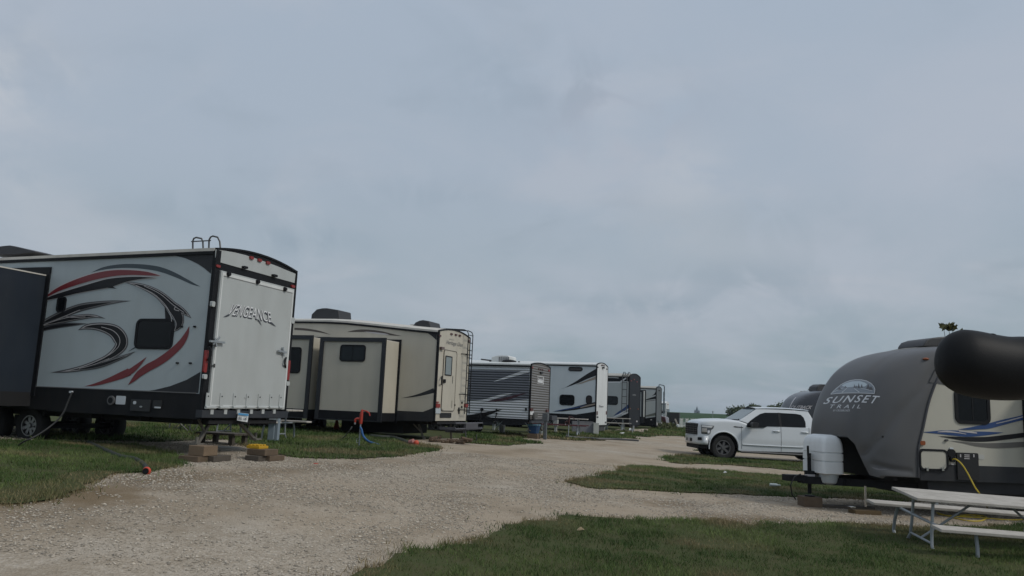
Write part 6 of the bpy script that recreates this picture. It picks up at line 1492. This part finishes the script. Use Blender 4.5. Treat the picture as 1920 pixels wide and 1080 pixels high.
rp = t.nodes.new('ShaderNodeValToRGB'); t.links.new(sp.outputs[0], rp.inputs[0]); setramp(rp, [(0, (.24, .205, .155)), (.25, (.33, .28, .22)), (.6, (.37, .32, .255)), (.85, (.42, .37, .30)), (1, (.52, .475, .40))])
rp2 = t.nodes.new('ShaderNodeValToRGB'); t.links.new(sp2.outputs[1], rp2.inputs[0]); setramp(rp2, [(0, (.20, .17, .13)), (.12, (.32, .275, .215)), (.7, (.37, .32, .26)), (1, (.47, .425, .36))])
c = mixc(.45, rp.outputs[0], rp2.outputs[0], t)
c = mixc(rng_(nz(.35, 6, .25), .40, .60, 0, .75), c, (.345, .28, .205), t)      # packed tan wheel lanes
c = mixc(rng_(nz(1.3, 7), .50, .72, 0, .65), c, (.225, .18, .125), t)             # damp brown spots
c = mixc(rng_(nz(.8, 4), .55, .7, 0, .35), c, (.47, .43, .37), t)
c = mixc(rng_(nz(9, 8), .60, .75, 0, .35), c, (.17, .145, .105), t)
# bare earth showing through the stones in a few places
sepo = t.nodes.new('ShaderNodeSeparateXYZ'); t.links.new(tc_.outputs['Object'], sepo.inputs[0])
edge = mth('MULTIPLY', mth('SUBTRACT', nz(2.2, 8), vb=.5, tree=t), vb=2.6, tree=t)
for (ax_, ay_), (bx_, by_), wd_, st_ in (((-60, 958), (170, 930), .55, .8), ((150, 935), (330, 893), .5, .7), ((300, 903), (640, 876), .45, .6), ((640, 876), (1000, 845), .5, .35), ((1345, 976), (1440, 977), .45, .85), ((1235, 947), (1280, 946), .35, .7), ((560, 858), (700, 862), .3, .4), ((-60, 1000), (500, 930), .7, .30)):
    pa, pb = gp(ax_, ay_), gp(bx_, by_); dx_, dy_ = pb.x-pa.x, pb.y-pa.y; l2 = dx_*dx_+dy_*dy_
    rx = mth('SUBTRACT', sepo.outputs[0], vb=pa.x, tree=t); ry = mth('SUBTRACT', sepo.outputs[1], vb=pa.y, tree=t)
    tt = mth('ADD', mth('MULTIPLY', rx, vb=dx_/l2, tree=t), mth('MULTIPLY', ry, vb=dy_/l2, tree=t), cl=True, tree=t)
    ex = mth('SUBTRACT', rx, mth('MULTIPLY', tt, vb=dx_, tree=t), tree=t); ey = mth('SUBTRACT', ry, mth('MULTIPLY', tt, vb=dy_, tree=t), tree=t)
    ds = mth('SQRT', mth('ADD', mth('MULTIPLY', ex, ex, tree=t), mth('MULTIPLY', ey, ey, tree=t), tree=t), tree=t)
    k_ = rng_(mth('ADD', mth('MULTIPLY', ds, vb=1/wd_, tree=t), edge, tree=t), .3, 1.5, st_, 0)
    c = mixc(k_, c, (.17, .125, .075), t)
t.links.new(c, b.inputs['Base Color'])
bu = t.nodes.new('ShaderNodeBump'); bu.inputs['Distance'].default_value = .012; bu.inputs['Strength'].default_value = .9
t.links.new(mth('ADD', v1.outputs['Distance'], mth('MULTIPLY', nz(6, 6), vb=1.5, tree=t), tree=t), bu.inputs['Height']); t.links.new(bu.outputs[0], b.inputs['Normal'])
gravel = m; MATS['gravel'] = m

def inside(P, poly):
    x, y = P[:, 0], P[:, 1]; r_ = np.zeros(len(P), bool); n = len(poly)
    for i in range(n):
        x0, y0 = poly[i]; x1, y1 = poly[(i+1) % n]
        if y0 == y1: continue
        c_ = ((y0 > y) != (y1 > y)) & (x < (x1-x0)*(y-y0)/(y1-y0)+x0); r_ ^= c_
    return r_
def rough_poly(poly, amp, step):
    o = []; n = len(poly)
    for i in range(n):
        a, b = np.array(poly[i]), np.array(poly[(i+1) % n]); L_ = np.linalg.norm(b-a); k = max(1, int(L_/step))
        for j in range(k): o.append(a+(b-a)*j/k)
    o = np.array(o); nx_ = np.roll(o, -1, 0)-np.roll(o, 1, 0); nn = np.stack([-nx_[:, 1], nx_[:, 0]], 1); nn /= np.linalg.norm(nn, axis=1)[:, None]+1e-9
    k = (vnoise(o[:, 0], o[:, 1], .9, 5)-.5)*1.3+(vnoise(o[:, 0], o[:, 1], .25, 6)-.5)*.8+rg.normal(size=len(o))*.10
    return o+nn*(k*amp)[:, None]
def sheet(name, poly, off, mat, cell, amp, step, kind='structure', shrink=0):
    R0 = rough_poly(poly, amp, step); R_ = R0
    if shrink:
        n2 = np.roll(R0, -3, 0)-np.roll(R0, 3, 0); nn_ = np.stack([-n2[:, 1], n2[:, 0]], 1); nn_ /= np.linalg.norm(nn_, axis=1)[:, None]+1e-9
        sa = np.sum(R0[:, 0]*np.roll(R0[:, 1], -1)-np.roll(R0[:, 0], -1)*R0[:, 1]); R_ = R0+nn_*shrink*(1 if sa > 0 else -1)*(.3+1.4*vnoise(R0[:, 0], R0[:, 1], .3, 9))[:, None]
    lo, hi = R_.min(0), R_.max(0)
    gx, gy_ = np.meshgrid(np.arange(lo[0], hi[0], cell), np.arange(lo[1], hi[1], cell)); G = np.stack([gx.ravel(), gy_.ravel()], 1)
    G = G[inside(G, R_)]; G = G+rg.normal(size=G.shape)*cell*.05
    pts = [Vector(p) for p in R_]+[Vector(p) for p in G]; n = len(R_)
    v, e, f, _, _, _ = delaunay_2d_cdt(pts, [], [list(range(n))], 1, 1e-5)
    if len(f) == 0: v, e, f, _, _, _ = delaunay_2d_cdt(pts, [(i, (i+1) % n) for i in range(n)], [], 1, 1e-5)
    a = np.array([(p.x, p.y) for p in v]); z = H(a[:, 0], a[:, 1])+off
    me = bpy.data.meshes.new(name); me.from_pydata([(x, y, zz_) for (x, y), zz_ in zip(a, z)], [], [tuple(q) for q in f]); me.materials.append(mat); me.shade_smooth()
    import bmesh as _b
    bm = _b.new(); bm.from_mesh(me); _b.ops.recalc_face_normals(bm, faces=bm.faces)
    if sum(fc.normal.z for fc in bm.faces) < 0: _b.ops.reverse_faces(bm, faces=bm.faces)
    bm.to_mesh(me); bm.free()
    o = bpy.data.objects.new(name, me); C.objects.link(o); o['kind'] = kind; return R0
uv = lambda u, v: (.94*u+.342*v, -.342*u+.94*v)
sheet('gravel_road', [uv(-14.5, -3), uv(-14.0, 17.5), uv(-13.0, 19.2), uv(-10.9, 20), uv(-10.6, 60), uv(-10.5, 72), uv(-8, 76), uv(2, 76), uv(14, 70), uv(14, 30), uv(14, -3)], .02, gravel, .5, .3, .5)
W_ = lambda pxs: [tuple(gp(*p)[:2]) for p in pxs]
lawnm = ground_mat('lawn_soil', [(.042, .060, .020), (.055, .075, .027), (.06, .066, .028), (.09, .08, .042)])
lawns = {
 'A': [(-260, 975), (0, 953), (60, 946), (120, 935), (178, 908), (230, 893), (290, 888), (328, 879), (333, 866), (328, 850), (260, 835), (150, 831), (0, 828), (-260, 828)],
 'B': [(505, 851), (522, 857), (560, 861), (620, 863), (700, 862.5), (760, 857), (800, 851), (833, 843), (822, 838), (795, 835), (760, 827), (700, 818), (560, 812), (440, 813), (425, 824), (450, 836), (480, 846)],
 'J': [(80, 827), (200, 829.5), (330, 830), (425, 825.5), (440, 815), (560, 811.5), (700, 815), (720, 795), (80, 795)],
 'C': [(868, 832), (900, 835), (950, 836.5), (990, 835), (1012, 831.5), (1000, 829), (985, 825), (1000, 821), (960, 812), (870, 814)],
 'D': [(1005, 822), (1030, 824), (1060, 826.5), (1100, 828), (1133, 827), (1122, 824), (1150, 823), (1196, 823.5), (1190, 820), (1236, 820), (1228, 817), (1200, 812), (1180, 809), (1100, 809), (1030, 811)],
 'E': [(1210, 813), (1230, 818), (1262, 818.5), (1300, 820), (1400, 824), (1400, 806), (1300, 801), (1240, 801.5), (1215, 806)],
 'F': [(1235, 864), (1250, 869), (1290, 872), (1350, 874), (1420, 878), (1515, 885.5), (1720, 901), (1720, 886), (1515, 869), (1400, 862), (1335, 858), (1276, 853), (1250, 856)],
 'G': [(1300, 846), (1400, 850), (1515, 858), (1700, 873), (1700, 855), (1515, 848), (1380, 843)],
 'H': [(1052, 905), (1099, 917), (1157, 920.5), (1262, 925.5), (1350, 928.5), (1512, 936), (1800, 945), (1800, 912), (1512, 896.5), (1350, 884.5), (1233, 877), (1181, 873.5), (1157, 875.5), (1155, 884), (1117, 892), (1078, 901)],
 'I': [(600, 1130), (640, 1085), (672, 1064), (712, 1048), (741, 1030), (806, 1026), (869, 1021), (900, 1010), (937, 987), (1000, 979), (1044, 969.5), (1087, 968.5), (1150, 972), (1204, 975.5), (1350, 978.5), (1408, 988), (1452, 984.5), (1554, 982.5), (1650, 988), (1709, 990.5), (1800, 990), (1920, 986), (2200, 990), (2500, 1250), (1400, 1500), (500, 1500)],
}
WORN = [((60, 940), 1.0), ((0, 945), 1.0), ((130, 925), .9), ((185, 900), .6), ((1075, 904), 1.0), ((1110, 905), .8), ((1157, 878), .8), ((690, 1070), .7), ((760, 1040), .5), ((600, 850), .9), ((690, 851), .6), ((820, 842), .6), ((1040, 825), 1.5), ((1115, 827), 1.5), ((1380, 985), .6), ((1700, 1075), .6), ((1480, 1075), .5)]
def blades(poly, dens, h, wd, seed, dry=.25, maxn=200000):
    rn = np.random.default_rng(seed); lo, hi = poly.min(0)-.4, poly.max(0)+.4; A_ = np.prod(hi-lo); n = int(min(dens*A_, 4e6))
    P = lo+rn.random((n, 2))*(hi-lo)
    # keep what the picture can show plus a margin
    ang = P[:, 0]/np.maximum(P[:, 1], .1); P = P[(ang > -.80) & (ang < .82) & (P[:, 1] > 5.5)]
    ins = inside(P, poly); Q = P[~ins]; Q = Q[vnoise(Q[:, 0], Q[:, 1], .22, 77) > .52]
    if len(Q):
        dq = np.full(len(Q), 9.0)
        for s_ in range(0, len(Q), 20000): dq[s_:s_+20000] = np.sqrt(((Q[s_:s_+20000][:, None, :]-poly[None, ::2, :])**2).sum(-1)).min(1)
        Q = Q[rn.random(len(Q)) < .7*np.exp(-dq/.09)]
    P = np.concatenate([P[ins], Q]); rn.shuffle(P)
    bare = vnoise(P[:, 0], P[:, 1], .7, 81)*.6+vnoise(P[:, 0], P[:, 1], .2, 82)*.4
    P = P[(bare < .66) | (rn.random(len(P)) < .35)]
    nn = vnoise(P[:, 0], P[:, 1], .5, 21)*.6+vnoise(P[:, 0], P[:, 1], .15, 22)*.4
    P = P[rn.random(len(P)) < .35+1.1*nn]; P = P[:maxn]; n = len(P)
    pe = poly; # distance to the edge, coarse
    de = np.full(n, 9.0)
    for s_ in range(0, n, 20000):
        q = P[s_:s_+20000]; de[s_:s_+20000] = np.sqrt(((q[:, None, :]-pe[None, ::2, :])**2).sum(-1)).min(1)
    tall = vnoise(P[:, 0], P[:, 1], .35, 31)
    hh = h*(.55+.5*rn.random(n)+.75*tall**2); a = rn.random(n)*2*PI; la = rn.random(n)*2*PI; ln_ = hh*(.25+.7*rn.random(n))
    z = H(P[:, 0], P[:, 1])+.02
    ww = wd*(.6+.8*rn.random(n))
    b0 = np.stack([P[:, 0]-np.cos(a)*ww/2, P[:, 1]-np.sin(a)*ww/2, z], 1); b1 = np.stack([P[:, 0]+np.cos(a)*ww/2, P[:, 1]+np.sin(a)*ww/2, z], 1)
    tp = np.stack([P[:, 0]+np.cos(la)*ln_, P[:, 1]+np.sin(la)*ln_, z+hh], 1)
    big = vnoise(P[:, 0], P[:, 1], 1.6, 41)*.6+vnoise(P[:, 0], P[:, 1], .45, 42)*.4
    k = np.clip((big-.45)*3.0+rn.normal(size=n)*.28+.25, 0, 1)[:, None]
    g0, g1 = np.array([.036, .072, .016]), np.array([.120, .165, .050]); col_ = g0*(1-k)+g1*k
    worn = np.zeros(n)
    for (wx, wy), wr in WORN:
        c0 = gp(wx, wy); worn = np.maximum(worn, np.exp(-((P[:, 0]-c0.x)**2+(P[:, 1]-c0.y)**2)/wr**2))
    dr = np.clip(worn*.95+(vnoise(P[:, 0], P[:, 1], .8, 51)-.62)*3+np.clip(.22-de, 0, .22)*2.2+dry-.25+rn.normal(size=n)*.16, 0, 1)[:, None]
    col_ = col_*(1-dr)+np.array([.22, .175, .095])*dr*(.7+.5*rn.random((n, 1)))
    return np.concatenate([b0, b1, tp], 1).reshape(-1, 3), np.repeat(np.concatenate([col_, np.ones((n, 1))], 1), 3, 0)
grassm = M('grass_blades', (.05, .08, .02), .75, vcol=True, spec=.25)
spec = {'A': (1500, .06, .012, 120000), 'B': (600, .07, .018, 70000), 'C': (300, .08, .03, 30000), 'J': (260, .08, .03, 70000), 'D': (160, .09, .04, 40000), 'E': (60, .12, .07, 20000), 'F': (420, .07, .022, 60000), 'G': (300, .08, .025, 40000), 'H': (1100, .06, .013, 160000), 'I': (2300, .055, .010, 330000)}
for key, pl in lawns.items():
    R_ = sheet('lawn', W_(pl), .04 if key not in 'FGH' else .042, lawnm, .3 if key in 'AHI' else .6, .20 if key in 'AHIB' else .35, .12 if key in 'AHI' else .3, shrink=.09 if key in 'AHIBF' else .05)
    dn, h_, wd_, mx = spec[key]; v, cl = blades(R_, dn, h_, wd_, 60+ord(key), dry=.36 if key in 'A' else .29, maxn=mx); n = len(v)//3
    me = bpy.data.meshes.new('grass'); me.vertices.add(3*n); me.vertices.foreach_set('co', v.ravel()); me.loops.add(3*n); me.loops.foreach_set('vertex_index', np.arange(3*n)); me.polygons.add(n); me.polygons.foreach_set('loop_start', np.arange(n)*3)
    me.update(calc_edges=True); ca = me.color_attributes.new('Col', 'FLOAT_COLOR', 'POINT'); ca.data.foreach_set('color', cl.ravel()); me.materials.append(grassm)
    o = bpy.data.objects.new('grass', me); C.objects.link(o)
    tag(o, {'A': 'short grass on the lawn before the toy hauler', 'B': 'short grass on the lawn with the orange-red hydrant', 'J': 'grass behind the toy hauler', 'C': 'grass beside the corrugated trailer', 'D': 'grass strip before the tall white trailer', 'E': 'grass at the far end of the gravel road', 'F': 'grass strip under the front wheel of the white pickup', 'G': 'grass beyond the white pickup', 'H': 'grass on the pointed middle lawn', 'I': 'short grass on the foreground lawn'}[key], 'grass', kind='stuff')
# loose stones
def stones(n, region, s0, s1, seed, label):
    rn = np.random.default_rng(seed); P = []
    while sum(len(q) for q in P) < n:
        px = rn.random(20000)*(region[1]-region[0])+region[0]; d_ = region[2]+(region[3]-region[2])*rn.random(20000)**.8
        x = (px-960)/FPX*d_; q = np.stack([x, d_], 1)
        ok = np.ones(len(q), bool)
        for k_ in ('A', 'H', 'I', 'F', 'B'): ok &= ~inside(q, np.array(W_L[k_]))
        keep = vnoise(q[:, 0], q[:, 1], .8, 71)+vnoise(q[:, 0], q[:, 1], .25, 72)*.5 > .35+.8*rn.random(len(q)); P.append(q[ok & keep])
    P = np.concatenate(P)[:n]; z = H(P[:, 0], P[:, 1])+.022; s_ = s0+(s1-s0)*rn.random(n)**3
    base = np.array([(1, 0, 0), (0, 1, 0), (-1, 0, 0), (0, -1, 0), (0, 0, .7), (0, 0, -.4)]); tri = np.array([(0, 1, 4), (1, 2, 4), (2, 3, 4), (3, 0, 4), (1, 0, 5), (2, 1, 5), (3, 2, 5), (0, 3, 5)])
    v = base[None]*s_[:, None, None]*(1+.5*rn.normal(size=(n, 6, 1))*.5); a = rn.random(n)*2*PI; ca_, sa_ = np.cos(a)[:, None], np.sin(a)[:, None]
    v = np.stack([v[:, :, 0]*ca_-v[:, :, 1]*sa_*.7, v[:, :, 0]*sa_+v[:, :, 1]*ca_*.7, v[:, :, 2]*.55], -1)+np.stack([P[:, 0], P[:, 1], z], 1)[:, None, :]
    f = (tri[None]+np.arange(n)[:, None, None]*6).reshape(-1, 3)
    me = bpy.data.meshes.new('loose_gravel'); me.vertices.add(6*n); me.vertices.foreach_set('co', v.ravel()); me.loops.add(f.size); me.loops.foreach_set('vertex_index', f.ravel()); me.polygons.add(len(f)); me.polygons.foreach_set('loop_start', np.arange(len(f))*3)
    me.update(calc_edges=True); cl = np.array([.42, .375, .31])*(.50+.80*rn.random((n, 1))); cl = np.concatenate([cl, np.ones((n, 1))], 1)
    cA = me.color_attributes.new('Col', 'FLOAT_COLOR', 'POINT'); cA.data.foreach_set('color', np.repeat(cl, 6, 0).ravel()); me.materials.append(M('stone_chips', (.3, .3, .3), .9, vcol=True, spec=.15))
    o = bpy.data.objects.new('loose_gravel', me); C.objects.link(o); tag(o, label, 'gravel', kind='stuff')
W_L = {k: W_(v) for k, v in lawns.items()}
stones(95000, (-60, 1990, ) + (7.2, 21), .005, .030, 5, 'loose pale stone chips scattered over the gravel road')

# ---------------------------------------------------------------- air
HAZE = .0002
if HAZE:
    m = bpy.data.materials.new('haze'); m.use_nodes = True; t = m.node_tree; t.nodes.clear()
    o_ = t.nodes.new('ShaderNodeOutputMaterial'); v_ = t.nodes.new('ShaderNodeVolumePrincipled'); v_.inputs['Color'].default_value = (.80, .88, 1, 1); v_.inputs['Density'].default_value = HAZE; v_.inputs['Anisotropy'].default_value = .2
    t.links.new(v_.outputs[0], o_.inputs['Volume'])
    hb = MB().box(-1310, 1310, -70, 1310, -10, 22).build('haze', m, None); hb['kind'] = 'stuff'; hb['label'] = 'thin pale haze over the distant fields'
